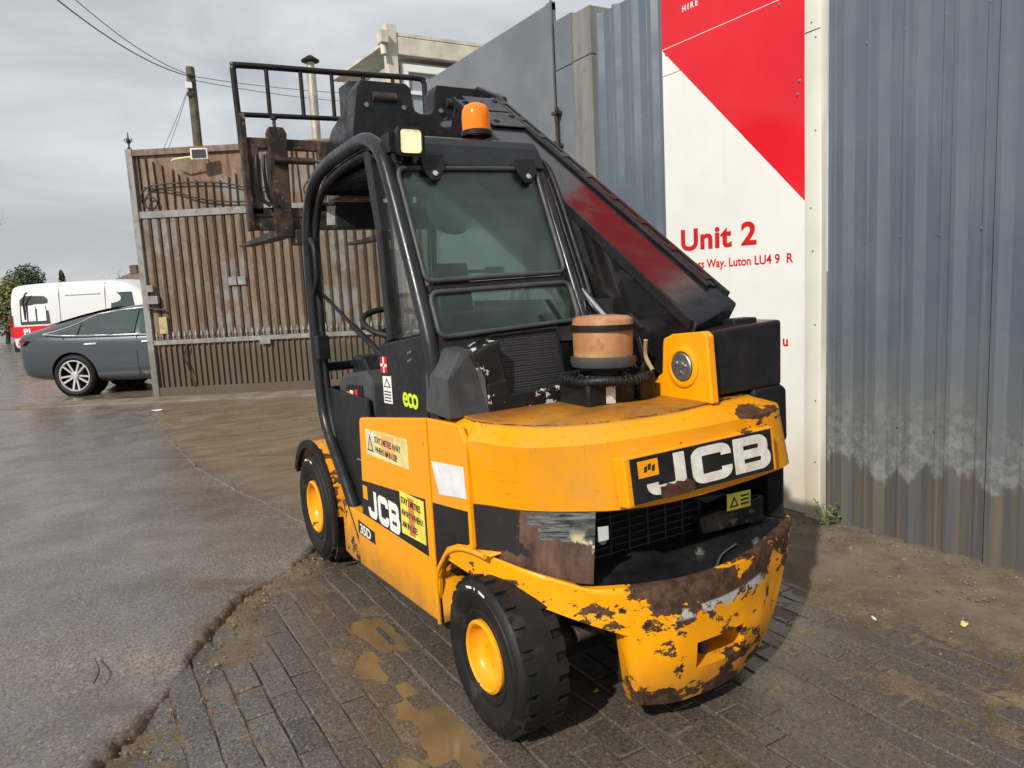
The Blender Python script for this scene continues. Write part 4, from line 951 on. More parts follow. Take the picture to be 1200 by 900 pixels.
for q in ([(.57, 1.9), (.545, 1.87), (.545, 1.25), (.57, 1.22)], [(-.055, 1.89), (-.11, 1.92), (-.11, 1.24), (-.055, 1.27)], [(.54, 1.442), (-.08, 1.455), (-.08, 1.424), (.54, 1.411)], [(.56, 1.246), (-.1, 1.268), (-.1, 1.20), (.56, 1.19)], [(.54, 1.90), (-.10, 1.905), (-.10, 1.888), (.54, 1.872)]):
    prism(bm, [RG(a, b, -.004) for a, b in q], Vector((0, 1, -.45)).normalized()*.02)
new(bm, 'rear_window_frame', 'plastic', cab, bevel=.004)
for w_ in (.405, -.012):
    bm = B(); prism(bm, [RG(w_+.052, 1.915, .028), RG(w_-.052, 1.92, .028), RG(w_-.045, 1.865, .022), RG(w_-.015, 1.822, .018), RG(w_+.015, 1.82, .018), RG(w_+.045, 1.86, .022)], Vector((0, 1, -.45)).normalized()*.012)
    hg = new(bm, 'window_hinge', 'plastic', cab, bevel=.004)
    bm = B(); lathe(bm, [(.012, 0), (.012, .006), (.006, .009), (0, .009)], 12, frame(RG(w_, 1.845, .018), (1, 0, 0), (0, .45, 1))); new(bm, 'hinge_bolt', 'chrome', hg, 40)
bm = B(); prism(bm, [RG(.27, 1.475, -.012), RG(.20, 1.475, -.012), RG(.20, 1.50, -.012), RG(.27, 1.50, -.012)], (0, .03, 0)); tube(bm, [RG(.27, 1.487, -.02), RG(.36, 1.49, -.02)], .007, 6); new(bm, 'window_latch', 'plastic', cab, bevel=.003)
# front frame and windscreen
for u_, z_ in ((1.80, 1.86), (1.86, 1.05)):
    bm = B(); tube(bm, [P(u_, .56, z_), P(u_, -.10, z_)], .025, 10); new(bm, 'front_frame_bar', 'cab_tube', cab, 60)
bm = B(); prism(bm, [P(1.845, .54, 1.08), P(1.845, -.08, 1.08), P(1.80, -.08, 1.83), P(1.80, .54, 1.83)], (0, .006, 0)); new(bm, 'windscreen', 'glass_clear', cab)
bm = B(); pbox(bm, .5, 1.85, -.09, -.10, .9, 1.32); new(bm, 'right_side_trim', 'plastic', cab)
bm = B(); prism(bm, pt([(.60, 1.40), (1.72, 1.40), (1.75, 1.85), (1.6, 1.93), (.86, 1.93)], -.10), (.005, 0, 0)); new(bm, 'right_window', 'glass_clear', cab)
bm = B(); pbox(bm, .88, 1.70, .50, -.06, 1.925, 1.95); new(bm, 'headliner', 'seat', cab)
bm = B(); pbox(bm, 1.68, 1.76, .48, .02, 1.74, 1.87); new(bm, 'sun_visor', 'seat', cab, bevel=.006)
bm = B(); prism(bm, [P(1.70, .52, 1.76), P(1.70, .38, 1.76), P(1.68, .38, 1.85), P(1.68, .52, 1.85)], (0, .004, 0)); new(bm, 'notice', 'offwhite', cab)
# floor, dash, console, seat, steering
bm = B(); pbox(bm, .46, 1.75, .54, -.09, .52, .60); new(bm, 'cab_floor', 'chassis', cab, bevel=.008)
bm = B(); prism(bm, pt([(1.60, .58), (1.62, 1.02), (1.70, 1.10), (1.84, 1.10), (1.84, .58)], .40), (.48, 0, 0)); new(bm, 'dashboard', 'plastic', cab, bevel=.015)
bm = B(); prism(bm, pt([(1.24, .78), (1.22, 1.02), (1.30, 1.07), (1.62, 1.03), (1.70, .98), (1.68, .80)], .53), (.10, 0, 0)); cs = new(bm, 'side_console', 'greyplastic', cab, bevel=.015)
bm = B(); prism(bm, pt([(1.34, .86), (1.33, 1.0), (1.56, .985), (1.57, .86)], .537), (.004, 0, 0)); new(bm, 'console_pocket', 'chassis', cs, bevel=.004)
for k, (a, b, mt) in enumerate(((1.52, .93, 'sticker_r'), (1.47, .94, 'offwhite'), (1.43, .90, 'blue_ink'), (1.38, .88, 'blue_ink'), (1.40, .95, 'red_ink'))):
    bm = B(); box(bm, (-.5445, a-.02, b-.03), (-.538, a+.02, b+.025), None); new(bm, 'clutter', mt, cs, bevel=.004)
bm = B(); prism(bm, pt([(.62, .80), (.62, .92), (1.12, .94), (1.16, .90), (1.14, .82)], .46), (.44, 0, 0)); new(bm, 'seat_cushion', 'seat', cab, bevel=.03, seg=3)
bm = B(); prism(bm, pt([(.60, .88), (.54, 1.30), (.58, 1.33), (.66, 1.31), (.74, .90)], .45), (.42, 0, 0)); new(bm, 'seat_back', simple('dark_red_seat_cloth', (.11, .028, .024), .8, 0, .3, 12), cab, bevel=.03, seg=3)
bm = B(); pbox(bm, .62, 1.1, .42, .06, .58, .80); new(bm, 'seat_base', 'plastic', cab, bevel=.01)
SM = frame(P(1.40, .30, 1.27), (1, 0, 0), (0, .90, .36))
bm = B(); tube(bm, [SM @ Vector((.175*math.cos(t), .175*math.sin(t), 0)) for t in (2*math.pi*i/36 for i in range(36))], .015, 8, True)
for a in (90, 210, 330): tube(bm, [SM @ Vector((0, 0, -.02)), SM @ Vector((.17*math.cos(R(a)), .17*math.sin(R(a)), 0))], .011, 8)
lathe(bm, [(.045, -.03), (.045, .0), (.03, .012), (0, .012)], 18, SM); new(bm, 'steering_wheel', 'seat', cab, 50)
bm = B(); tube(bm, [SM @ Vector((0, 0, -.02)), P(1.66, .30, .98)], [.035, .075], 12); new(bm, 'steering_column', 'plastic', cab, 50)
bm = B(); lathe(bm, [(.0, .0), (.05, .01), (.085, .03), (.10, .055), (.085, .085), (.03, .10), (0, .10)], 24, frame(RG(.315, 1.765, -.15), (1, 0, 0), (0, .45, 1))); new(bm, 'cab_fan', simple('translucent_grey', (.22, .25, .25), .25, 0, .1, 6), cab, 40)
bm = B(); prism(bm, pt([(1.50, 1.05), (1.47, 1.62), (1.43, 1.62), (1.45, 1.05)], .30), (.045, 0, 0)); tube(bm, [P(1.62, .2, 1.02), P(1.52, .18, 1.28)], .010, 8); new(bm, 'lever', 'plastic', cab, bevel=.004)
bm = B(); prism(bm, pt([(.70, 1.33), (.74, 1.52), (.76, 1.52), (.73, 1.33)], .40), (.14, 0, 0)); new(bm, 'headrest', 'seat', cab, bevel=.01)
# grab handle, strut
bm = B(); tube(bm, smoothpath([P(1.80, .575, 1.685), P(1.72, .60, 1.69), P(1.66, .605, 1.64), P(1.66, .605, 1.50), P(1.73, .60, 1.44), P(1.81, .575, 1.45)], 6), .014, 10); new(bm, 'grab_handle', 'plastic', cab, 60)
bm = B(); tube(bm, [P(1.79, .54, 1.42), P(1.10, .50, 1.13)], .009, 8); tube(bm, [P(1.45, .52, 1.275), P(1.13, .50, 1.145)], .014, 8); new(bm, 'gas_strut', 'plastic', cab, 60)
bm = B(); pbox(bm, 1.76, 1.82, .60, .54, 1.10, 1.22); new(bm, 'door_latch', 'plastic', cab, bevel=.006)
# lower door with dark sloping skirt
bm = B(); prism(bm, pt([(1.80, .74), (1.84, .95), (1.22, .95), (1.22, .42), (1.37, .31)], .535), (-.02, 0, 0)); new(bm, 'lower_door', 'plastic', cab, bevel=.008)
bm = B(); prism(bm, pt([(1.86, .95), (1.95, .85), (1.99, .68), (1.84, .72)], .55), (.55, 0, 0)); new(bm, 'front_skirt', 'plastic', cab, bevel=.01)
bm = B(); tube(bm, [P(1.215, .56, .66), P(1.40, .56, .645)], .006, 6); new(bm, 'skirt_trim', 'steel', cab)
# front mudguard
def arcband(r0_, r1_, a0, a1, wA, wB, n=18):
    bm = B(); rows = []
    for i in range(n+1):
        a = R(a0+(a1-a0)*i/n); c, s = math.cos(a), math.sin(a)
        rows.append([P(1.98+r0_*c, wA, .29+r0_*s), P(1.98+r1_*c, wA, .29+r1_*s), P(1.98+r1_*c, wB, .29+r1_*s), P(1.98+r0_*c, wB, .29+r0_*s)])
    loft(bm, rows, True); return bm
new(arcband(.335, .355, 28, 176, .615, .30), 'front_mudguard', 'yellow_step', FL, 30, .003)
new(arcband(.320, .365, 26, 200, .640, .615), 'mudguard_lip', 'chassis', FL, 30, .004)
new(arcband(.320, .334, 170, 225, .61, .34), 'mudguard_flap', 'worn', FL, 30)
# lamps on the roof
bm = B(); lathe(bm, [(.062, .0), (.066, .004), (.066, .02), (.060, .026)], 28, Matrix.Translation(P(.90, .098, 2.045))); bc = new(bm, 'beacon', 'plastic', FL, 40)
bm = B(); lathe(bm, [(.059, .022), (.060, .075), (.057, .105), (.046, .126), (.025, .136), (0, .138)], 28, Matrix.Translation(P(.90, .098, 2.045))); new(bm, 'beacon_lens', 'amber', bc, 50)
bm = B(); tube(bm, [P(.90, .098, 1.99), P(.90, .098, 2.05)], .02, 10); new(bm, 'beacon_stem', 'plastic', bc, 40)
WLm = frame(P(.655, .508, 1.962), (1, 0, 0), (0, -.10, 1))
bm = B()
rq = lambda s, z: [WLm @ Vector((a, b, z)) for a, b in [tuple(v) for v in rounded([Vector((-s, -s)), Vector((s, -s)), Vector((s, s)), Vector((-s, s))], .014, 4)]]
vs = loft(bm, [rq(.030, -.075), rq(.044, -.06), rq(.052, -.015), rq(.053, .004), rq(.043, .006), rq(.041, -.004)], True); bm.faces.new(vs[0]); wlp = new(bm, 'work_lamp', 'plastic', FL, 40)
bm = B(); ring = rq(.0405, .0); bm.faces.new([bm.verts.new(v) for v in ring]); r_ = bmesh.ops.extrude_face_region(bm, geom=bm.faces[:]);
for v in [g for g in r_['geom'] if isinstance(g, bmesh.types.BMVert)]: v.co += WLm.to_3x3() @ Vector((0, 0, -.006))
new(bm, 'lamp_lens', 'lamp', wlp)
bm = B(); tube(bm, [P(.70, .52, 1.90), P(.72, .54, 1.97), P(.78, .55, 2.0)], .010, 8); pbox(bm, .70, .78, .575, .55, 1.93, 2.0); new(bm, 'lamp_bracket', 'plastic', wlp, 40)

# ------------------------------------------------------------------ sheet fence and sign
def fence_mat():
    g = G('grey_blue_coated_sheet'); geo = g.n('ShaderNodeNewGeometry'); pos = geo.outputs['Position']; xs = g.n('ShaderNodeSeparateXYZ'); g.l(pos, xs.inputs[0])
    c = g.mix(g.step(g.noise(1.6, 6, .6, pos), .3, .7), (.080, .106, .140), (.104, .131, .166))
    vs = g.n('ShaderNodeMapping'); vs.inputs['Scale'].default_value = (8, 8, .22); g.l(pos, vs.inputs['Vector'])
    stre = g.noise(6, 5, .6, vs.outputs['Vector']); c = g.mix(g.step(stre, .5, .75, 0, .15), c, (.20, .235, .27))
    spk = g.noise(55, 4, .6, pos); c = g.mix(g.step(spk, .73, .77, 0, .6), c, (.42, .43, .42))
    low = g.step(g.math('ADD', xs.outputs[2], g.math('MULTIPLY', g.math('SUBTRACT', g.noise(5, 7, .65, pos), .5), .55)), 1.15, .70, 0, .45)
    c = g.mix(low, c, (.14, .135, .12)); dk = g.step(g.noise(24, 6, .65, pos), .60, .70, 0, .45); c = g.mix(g.math('MULTIPLY', dk, low), c, (.05, .05, .045))
    vm = g.n('ShaderNodeMapping'); vm.inputs['Scale'].default_value = (3.2, 3.2, .9); g.l(pos, vm.inputs['Vector'])
    nn = g.noise(1.6, 6, .6, vm.outputs['Vector']); hb = g.math('ADD', xs.outputs[2], g.math('MULTIPLY', g.math('SUBTRACT', nn, .5), .75))
    salt = g.math('MULTIPLY', g.step(hb, .345, .385), g.step(hb, .86, .44)); c = g.mix(g.math('MULTIPLY', salt, g.step(g.noise(20, 6, .7, pos), .40, .62, .0, .5)), c, (.28, .28, .255))
    wet = g.step(hb, .40, .355); wc = g.mix(g.step(g.noise(3, 5, .6, vs.outputs['Vector']), .35, .65), (.058, .062, .068), (.105, .086, .064)); c = g.mix(g.math('MULTIPLY', wet, .9), c, wc)
    return g.fin(c, g.mixf(wet, g.step(g.noise(4, 5, .6, pos), .3, .7, .22, .36), .5), .0, Specular_IOR_Level=.9)
MAT['fence'] = fence_mat()
XF = 1.90
def corr_sheet(y0, y1, z0, z1, pitch=.19, depth=.040, phase=0.0, xf=XF):
    """trapezoidal sheet running along Y, ribs towards -X, one object per sheet"""
    bm = B(); ys = []
    k0 = math.floor((y0-phase)/pitch)-1
    prof = [(0, 0), (.020, .0), (.058, 1), (.078, 1), (.096, 0), (.128, 0), (.134, .14), (.144, .14), (.150, 0)]
    pts = []
    k = k0
    while phase+k*pitch < y1+pitch:
        for (a, b) in prof: pts.append((phase+k*pitch+a*pitch/.19, b*depth))
        k += 1
    pts = [(y0, 0)]+[p for p in pts if y0+.001 < p[0] < y1-.001]+[(y1, 0)]
    zs = [z0, z0+.5, z0+1.2, z0+2.2, z1]
    rows = [[Vector((xf-b+.0016*fbm(a, z, 1.5, 2), a, z)) for a, b in pts] for z in zs]
    loft(bm, rows); return bm
fence = thing('corrugated_fence', 'tall blue-grey corrugated sheet fence with stained wet foot beside the white sign', 'fence', (0, 0, 0))
PH = .451-.144
y = .672
for k in range(6):
    y0_ = y-.95
    o = new(corr_sheet(y0_-.03, y, -.03, 3.5, .19, .040, PH, XF+.0025*(k % 2)), 'fence_sheet', 'fence', fence)
    o.modifiers.new('s', 'SOLIDIFY').thickness = .0012
    y = y0_
def screw_mesh():
    bm = B(); lathe(bm, [(.009, 0), (.009, .002), (.006, .003), (.006, .007), (0, .008)], 8, frame((0, 0, 0), (0, -1, 0), (0, 0, 1))); bmesh.ops.recalc_face_normals(bm, faces=bm.faces)
    me = bpy.data.meshes.new('screw'); bm.to_mesh(me); bm.free(); me.materials.append(MAT['steel']); return me
scm = screw_mesh()
def screws(parent, pts):
    for p in pts:
        o = bpy.data.objects.new('screw', scm); COL.objects.link(o); o.parent = parent; o.location = p
screws(fence, [Vector((XF-.001, PH+.144+.19*k+random.uniform(-.006, .006), z+random.uniform(-.008, .008))) for z in (.61, 1.557, 2.527) for k in range(-8, 1)])
fence2 = thing('corrugated_fence', 'short stretch of blue-grey corrugated sheet between the white sign and the brown gatepost', 'fence', (0, 0, 0))
o = new(corr_sheet(1.86, 2.63, -.03, 3.34, .19, .03, 1.75, XF), 'fence_sheet', 'fence', fence2); o.modifiers.new('s', 'SOLIDIFY').thickness = .0012
screws(fence2, [Vector((XF-.001, 1.75+.144+.19*k, z)) for z in (1.557, 2.527) for k in range(0, 4)])
def sign_white():
    g = G('white_sign_board'); geo = g.n('ShaderNodeNewGeometry'); pos = geo.outputs['Position']; xs = g.n('ShaderNodeSeparateXYZ'); g.l(pos, xs.inputs[0])
    c = g.mix(g.step(g.noise(2, 5, .6, pos), .3, .7), (.73, .73, .705), (.78, .78, .76)); spk = g.noise(28, 5, .65, pos); c = g.mix(g.step(spk, .69, .74, 0, .6), c, (.45, .44, .40))
    low = g.step(g.math('ADD', xs.outputs[2], g.math('MULTIPLY', g.math('SUBTRACT', g.noise(7, 6, .65, pos), .5), .5)), .75, .1, 0, .6); c = g.mix(low, c, (.52, .44, .30)); vq = g.n('ShaderNodeMapping'); vq.inputs['Scale'].default_value = (6, 6, .35); g.l(pos, vq.inputs['Vector']); c = g.mix(g.step(g.noise(4, 6, .65, vq.outputs['Vector']), .56, .78, 0, .10), c, (.45, .43, .38)); g.bump(g.noise(1.6, 2, .4, pos), .12, .03)
    return g.fin(c, .28, 0)
MAT['signwhite'] = sign_white()
MAT['trim'] = MAT['signwhite'].copy(); MAT['trim'].name = 'cream_white_trim'
for n_ in MAT['trim'].node_tree.nodes:
    if n_.type == 'MIX' and not n_.inputs[6].is_linked: n_.inputs[6].default_value = (.66, .66, .58, 1); n_.inputs[7].default_value = (.74, .74, .67, 1)
def sign_red():
    g = G('red_gloss_vinyl'); c = g.mix(g.step(g.noise(2, 4, .5), .3, .7), (.62, .012, .025), (.70, .018, .032)); g.bump(g.noise(3, 2, .5), .03, .01); return g.fin(c, .13, 0)
MAT['signred'] = sign_red()
sg = thing('sign_board', 'tall white and red unit sign board fixed to the sheet fence', 'sign', (0, 0, 0))
XS = XF-.045
for (z0, z1) in ((.03, 2.717), (2.721, 4.1)):
    bm = B(); box(bm, (XS, .781, z0), (XS+.02, 1.882, z1)); new(bm, 'board', 'signwhite', sg, bevel=.002)
tri = [(1.882, 2.885), (.781, 1.79), (.781, 2.884), (1.882, 2.887)]
bm = B(); prism(bm, [Vector((XS-.0012, a, b)) for a, b in ((1.880, 2.884), (.783, 1.792), (.783, 2.884))], (.0008, 0, 0)); new(bm, 'red_vinyl', 'signred', sg)
bm = B(); prism(bm, [Vector((XS-.0012, a, b)) for a, b in ((1.880, 2.889), (.783, 2.889), (.783, 4.09), (1.880, 4.09))], (.0008, 0, 0)); new(bm, 'red_vinyl', 'signred', sg)
def SF(y, z): return frame((XS-.0016, y, z), (0, -1, 0), (0, 0, 1))
text_words('sign_text', ['Unit', '2'], SF(1.748, 1.590), .185, 'red_ink', sg, extrude=.0008, spacing=1.06, offset=.0055, xscale=1.27)
text_words('address_text', ['ogress', 'Way.', 'Luton', 'LU4', '9', '', 'R'], SF(1.733, 1.468), .0735, 'red_ink', sg, extrude=.0006, spacing=1.0, offset=.0012, xscale=1.02)
text('sign_text', 'u', SF(.936, .995), .085, 'red_ink', sg, .0006, 1.0, .002)
text('sign_text', 'HIRE', SF(1.69, 3.060), .05, 'white', sg, .0006, 1.45, .001)
screws(sg, [Vector((XS-.001, a, b)) for a, b in ((1.84, 2.85), (.82, 2.43), (.83, 2.36), (.95, 2.86), (1.55, 3.2))])
bm = B()
rows = []
for i in range(15):
    z = -.01+i*3.6/14; d = .012*max(0, 1-z/.35)*math.sin(z*20)+.004*math.sin(z*3.1)
    rows.append([Vector((XF-.005, .783, z)), Vector((XF-.052, .781+d*.3, z)), Vector((XF-.055, .776+d*.2, z)), Vector((XF-.056, .685+d, z)), Vector((XF-.05, .679+d, z)), Vector((XF-.005, .677, z))])
loft(bm, rows); ts = tag(new(bm, 'trim_strip', 'trim', None, 40), 'white metal corner strip between the sign board and the corrugated fence', 'trim')
scm_t = scm.copy(); scm_t.transform(Matrix.Scale(.55, 4)); scm, scm_b = scm_t, scm
screws(ts, [Vector((XF-.0565, .715+random.uniform(-.012, .03), z)) for z in (.35, .70, 1.12, 1.52, 1.75, 2.15, 2.62, 2.70)])
bm = B(); box(bm, (XF-.0572, .684, 2.655), (XF-.0562, .776, 2.659)); new(bm, 'strip_joint', 'dark_ink', ts)

# ------------------------------------------------------------------ grey gate leaf, posts
def grey_gate_mat():
    g = G('grey_painted_sheet'); c = g.mix(g.step(g.noise(1.5, 6, .6), .3, .7), (.135, .15, .17), (.18, .195, .215)); spk = g.noise(12, 6, .65); c = g.mix(g.step(spk, .66, .72, 0, .5), c, (.11, .11, .11))
    return g.fin(c, .5, 0)
MAT['greygate'] = grey_gate_mat()
gl = thing('gate_leaf', 'plain grey sheet-steel gate leaf folded back behind the machine boom', 'gate', (1.86, 3.2, 0))
def gpart(bm, nm, mat, **k):
    bmesh.ops.translate(bm, vec=(-1.86, -3.2, 0), verts=bm.verts); return new(bm, nm, mat, gl, **k)
bm = B(); box(bm, (1.858, 3.14, .08), (1.866, 5.46, 3.60)); gpart(bm, 'gate_sheet', 'greygate')
bm = B()
for (a, b, c, d) in ((3.14, 5.46, .06, .14), (3.14, 5.46, 3.55, 3.61), (3.14, 3.22, .06, 3.62), (5.40, 5.47, .06, 3.61), (3.14, 5.46, 1.8, 1.87)): box(bm, (1.868, a, c), (1.91, b, d))
gpart(bm, 'gate_frame', 'greygate', bevel=.004)
bm = B(); box(bm, (1.852, 3.130, .06), (1.867, 3.140, 3.62)); gpart(bm, 'gate_edge', 'greygate')
def concrete():
    g = G('weathered_concrete'); vs = g.coord((5, 5, .5)); c = g.mix(g.step(g.noise(2, 6, .65, vs), .3, .7), (.16, .158, .152), (.235, .232, .222)); c = g.mix(g.step(g.noise(9, 7, .6), .55, .7, 0, .35), c, (.10, .095, .085)); g.bump(g.noise(40, 4, .6), .2, .005); return g.fin(c, .75, 0)
MAT['concrete'] = concrete()
gp = thing('gatepost', 'weathered brown-grey gatepost with grey cheek and rusty hinge', 'gatepost', (1.95, 2.78, 0))
bm = B(); box(bm, (-.09, -.135, 0), (.13, .10, 3.08)); new(bm, 'post', 'concrete', gp, bevel=.008)
bm = B(); box(bm, (-.085, -.13, 3.086), (.13, .10, 3.43)); new(bm, 'post_top', 'concrete', gp, bevel=.008)
bm = B(); box(bm, (-.088, .103, 0), (.12, .33, 3.075)); new(bm, 'cheek', 'greygate', gp, bevel=.004)
bm = B(); box(bm, (-.086, .103, 3.082), (.12, .33, 3.45)); new(bm, 'cheek', 'greygate', gp, bevel=.004)
for z0 in (2.44, .8):
    bm = B(); tube(bm, [(-.115, .30, z0), (-.115, .30, z0+.36)], .016, 10); box(bm, (-.14, .26, z0+.05), (-.07, .34, z0+.075)); box(bm, (-.14, .26, z0+.30), (-.07, .34, z0+.325)); box(bm, (-.135, .31, z0+.06), (-.10, .62, z0+.10)); new(bm, 'hinge', 'worn', gp, 40)

# ------------------------------------------------------------------ brown gate
def gate_mat(name, a, b, grey, low):
    g = G(name); geo = g.n('ShaderNodeNewGeometry'); sp_ = g.n('ShaderNodeSeparateXYZ'); g.l(geo.outputs['Position'], sp_.inputs[0]); x = sp_.outputs; mp_ = g.n('ShaderNodeMapping'); mp_.inputs['Scale'].default_value = (6, 6, .6); g.l(geo.outputs['Position'], mp_.inputs['Vector']); vs = mp_.outputs['Vector']; pos = geo.outputs['Position']; c = g.mix(g.step(g.noise(2.2, 7, .65, vs), .3, .7), a, b)
    c = g.mix(g.step(g.noise(1.4, 6, .6, pos), .5, .68, 0, grey), c, (.235, .225, .215)); c = g.mix(g.step(g.noise(9, 7, .65, pos), .5, .66, 0, .6), c, (.15, .075, .04)); c = g.mix(g.step(g.noise(38, 6, .7, pos), .56, .68, 0, .45), c, (.09, .06, .045))
    c = g.mix(g.step(g.math('ADD', x[2], g.math('MULTIPLY', g.noise(3, 5, .6, pos), .5)), 1.15, .85, 0, low), c, (.085, .068, .050)); g.bump(g.noise(30, 5, .6, pos), .25, .004); return g.fin(c, .72, 0)
MAT['gatesheet'] = gate_mat('rusty_gate_sheet', (.115, .070, .045), (.265, .175, .118), .8, .85)
MAT['gaterail'] = gate_mat('grey_gate_rail', (.20, .205, .20), (.29, .295, .285), .2, .55)
MAT['gaterib'] = gate_mat('rusty_gate_rib', (.112, .074, .052), (.225, .160, .115), .95, .9)
MAT['gatebar'] = simple('dark_wrought_iron', (.055, .042, .034), .65, .2, .4, 9, .2)
GA = math.atan2(-.534, .845)
gate = thing('metal_gate', 'rusty brown ribbed steel gate with wrought-iron scrolls and spear tips', 'gate', (-.668, 10.528, .02), GA)
GLn = 4.9
def gnew(bm, nm, mat, **k): return new(bm, nm, mat, gate, **k)
bm = B(); box(bm, (.06, .012, .10), (GLn, .018, 3.58)); gnew(bm, 'gate_sheet', 'gatesheet')
bm = B(); box(bm, (0, -.05, 0), (.095, .05, 3.66)); post = gnew(bm, 'gate_stile', 'gaterail', bevel=.006)
bm = B(); lathe(bm, [(.03, 3.66), (.03, 3.68), (.012, 3.70), (.012, 3.76), (.028, 3.79), (.012, 3.82), (.006, 3.9), (0, 3.92)], 10, Matrix.Translation((.047, 0, 0)))
for a in (0, 90, 180, 270): tube(bm, [(.047, 0, 3.74), (.047+.05*math.cos(R(a)), .05*math.sin(R(a)), 3.78), (.047+.055*math.cos(R(a)), .055*math.sin(R(a)), 3.82)], .007, 6)
new(bm, 'finial', 'gatebar', post, 40)
bm = B(); box(bm, (GLn-.1, -.05, 0), (GLn, .05, 3.66)); gnew(bm, 'gate_stile', 'gaterail', bevel=.006)
for (z0, z1, m_) in ((3.56, 3.65, 'gaterib'), (2.66, 2.76, 'gaterail'), (.78, .85, 'gaterail'), (.0, .13, 'gaterib')):
    bm = B(); box(bm, (.096, -.035, z0), (GLn-.101, .011, z1)); gnew(bm, 'gate_rail', m_, bevel=.004)
def shared(nm, mat, build):
    bm = B(); build(bm); bmesh.ops.recalc_face_normals(bm, faces=bm.faces); me = bpy.data.meshes.new(nm); bm.to_mesh(me); bm.free(); me.materials.append(MAT[mat]); return me
def inst(me, nm, parent, loc, rot=(0, 0, 0), sc=(1, 1, 1)):
    o = bpy.data.objects.new(nm, me); COL.objects.link(o); o.parent = parent; o.location = loc; o.rotation_euler = rot; o.scale = sc; return o
rib = shared('rib', 'gaterib', lambda bm: prism(bm, [(-.028, .0115, 0), (-.012, -.022, 0), (.012, -.022, 0), (.028, .0115, 0)], (0, 0, 1)))
slat = shared('slat', 'gaterib', lambda bm: prism(bm, [(-.064, .0115, 0), (-.034, -.020, 0), (.034, -.020, 0), (.064, .0115, 0)], (0, 0, 1)))
dark = shared('slot', 'gatebar', lambda bm: box(bm, (-.0055, -.020, 0), (.0055, .002, 1)))
k = 0; x = .17
while x < GLn-.12:
    inst(slat, 'slat', gate, (x, 0, .86), sc=(1, 1, 1.79)); inst(dark, 'upright_bar', gate, (x+.069, 0, .86), sc=(1, 1, 1.79)); x += .138
x = .15
spear = shared('spear_tip', 'gaterail', lambda bm: lathe(bm, [(.0, 0), (.012, .0), (.012, .03), (.024, .06), (.018, .09), (0, .15)], 6))
while x < GLn-.12:
    inst(rib, 'rib', gate, (x, 0, .135), sc=(.62, 1, .64)); inst(spear, 'spear_tip', gate, (x, -.028, .851)); x += .086
x = .16; i = 0
while x < GLn-.12:
    ph = (x % 2.4)/2.4; hgt = .60+.22*math.cos(2*math.pi*ph)
    inst(dark, 'upright_bar', gate, (x, 0, 2.765), (0, R(random.uniform(-2.5, 2.5)), 0), sc=(1, 1, hgt)); x += .118
for x0 in (.12, 2.55):
    bm = B(); tube(bm, smoothpath([(x0+.25, -.045, 2.80), (x0+.1, -.045, 2.82), (x0+.03, -.045, 2.95), (x0+.12, -.045, 3.08), (x0+.3, -.045, 3.13), (x0+.8, -.045, 3.14), (x0+1.3, -.045, 3.10), (x0+1.7, -.045, 3.0), (x0+1.95, -.045, 3.02)], 6), .012, 6); gnew(bm, 'scroll', 'gatebar', smooth=60)
    bm = B(); tube(bm, smoothpath([(x0+.1, -.045, 3.1), (x0+.5, -.045, 3.04), (x0+.9, -.045, 2.90), (x0+1.4, -.045, 2.83), (x0+1.75, -.045, 2.85), (x0+1.82, -.045, 2.96), (x0+1.76, -.045, 3.04)], 6), .011, 6); gnew(bm, 'scroll', 'gatebar', smooth=60)
    bm = B(); tube(bm, [(x0+.18+.09*math.cos(t), -.045, 2.87+.09*math.sin(t)) for t in (2*math.pi*i_/20 for i_ in range(20))], .011, 6, True); gnew(bm, 'scroll', 'gatebar', smooth=60)
bm = B(); tube(bm, smoothpath([(.62, -.05, .78), (.55, -.055, .6), (.6, -.055, .4), (.66, -.05, .13)], 5), .010, 6); gnew(bm, 'bent_bar', 'gatebar', smooth=60)
bm = B(); box(bm, (.10, -.10, 1.40), (.26, -.036, 1.52)); lk = gnew(bm, 'lock_box', 'gaterail', bevel=.006)
bm = B(); box(bm, (.10, -.09, 1.58), (.20, -.036, 1.68)); new(bm, 'latch', 'gaterail', lk, bevel=.006)
bm = B(); box(bm, (.22, -.06, .95), (.34, -.036, 1.20)); new(bm, 'pale_tag', simple('pale_wood', (.42, .34, .18), .7, 0, .3, 14), lk)
bm = B(); tube(bm, [(.10, -.07, 1.34), (.34, -.07, 1.30)], .018, 8); new(bm, 'bolt_bar', 'worn', lk, 40)
for x0 in (1.33, 1.47):
    bm = B(); box(bm, (x0, -.045, 1.62), (x0+.12, -.024, 1.74)); gnew(bm, 'patch_plate', 'gaterail', bevel=.003)
bm = B(); box(bm, (1.72, -.055, .72), (1.88, -.036, .80)); gnew(bm, 'patch_plate', 'gaterail', bevel=.003)
Mg = gate.matrix_basis if False else Matrix.Translation((-.668, 10.528, .02)) @ Matrix.Rotation(GA, 4, 'Z')
sl = thing('solar_floodlight', 'small white-framed solar floodlight hung on the rusty gate top', 'lamp', Mg @ Vector((1.16, -.20, 3.50)), GA+R(10))
bm = B(); box(bm, (-.12, -.02, -.075), (.12, .03, .085)); new(bm, 'housing', 'offwhite', sl, bevel=.008)
bm = B(); box(bm, (-.095, -.026, -.055), (.095, -.021, .062)); new(bm, 'lens_panel', simple('dark_solar_glass', (.05, .055, .06), .15, 0, .1, 9), sl)
bm = B(); tube(bm, [(-.12, .02, -.03), (-.36, .05, -.05), (-.42, .12, -.06)], .014, 8); tube(bm, [(0, .03, .02), (0, .17, .05)], .012, 8); new(bm, 'bracket', 'sticker_p', sl, 40)
th = thing('concrete_threshold', 'x y z w', 'x'); 
for kk in ('label', 'category'): del th[kk]
th['kind'] = 'structure'
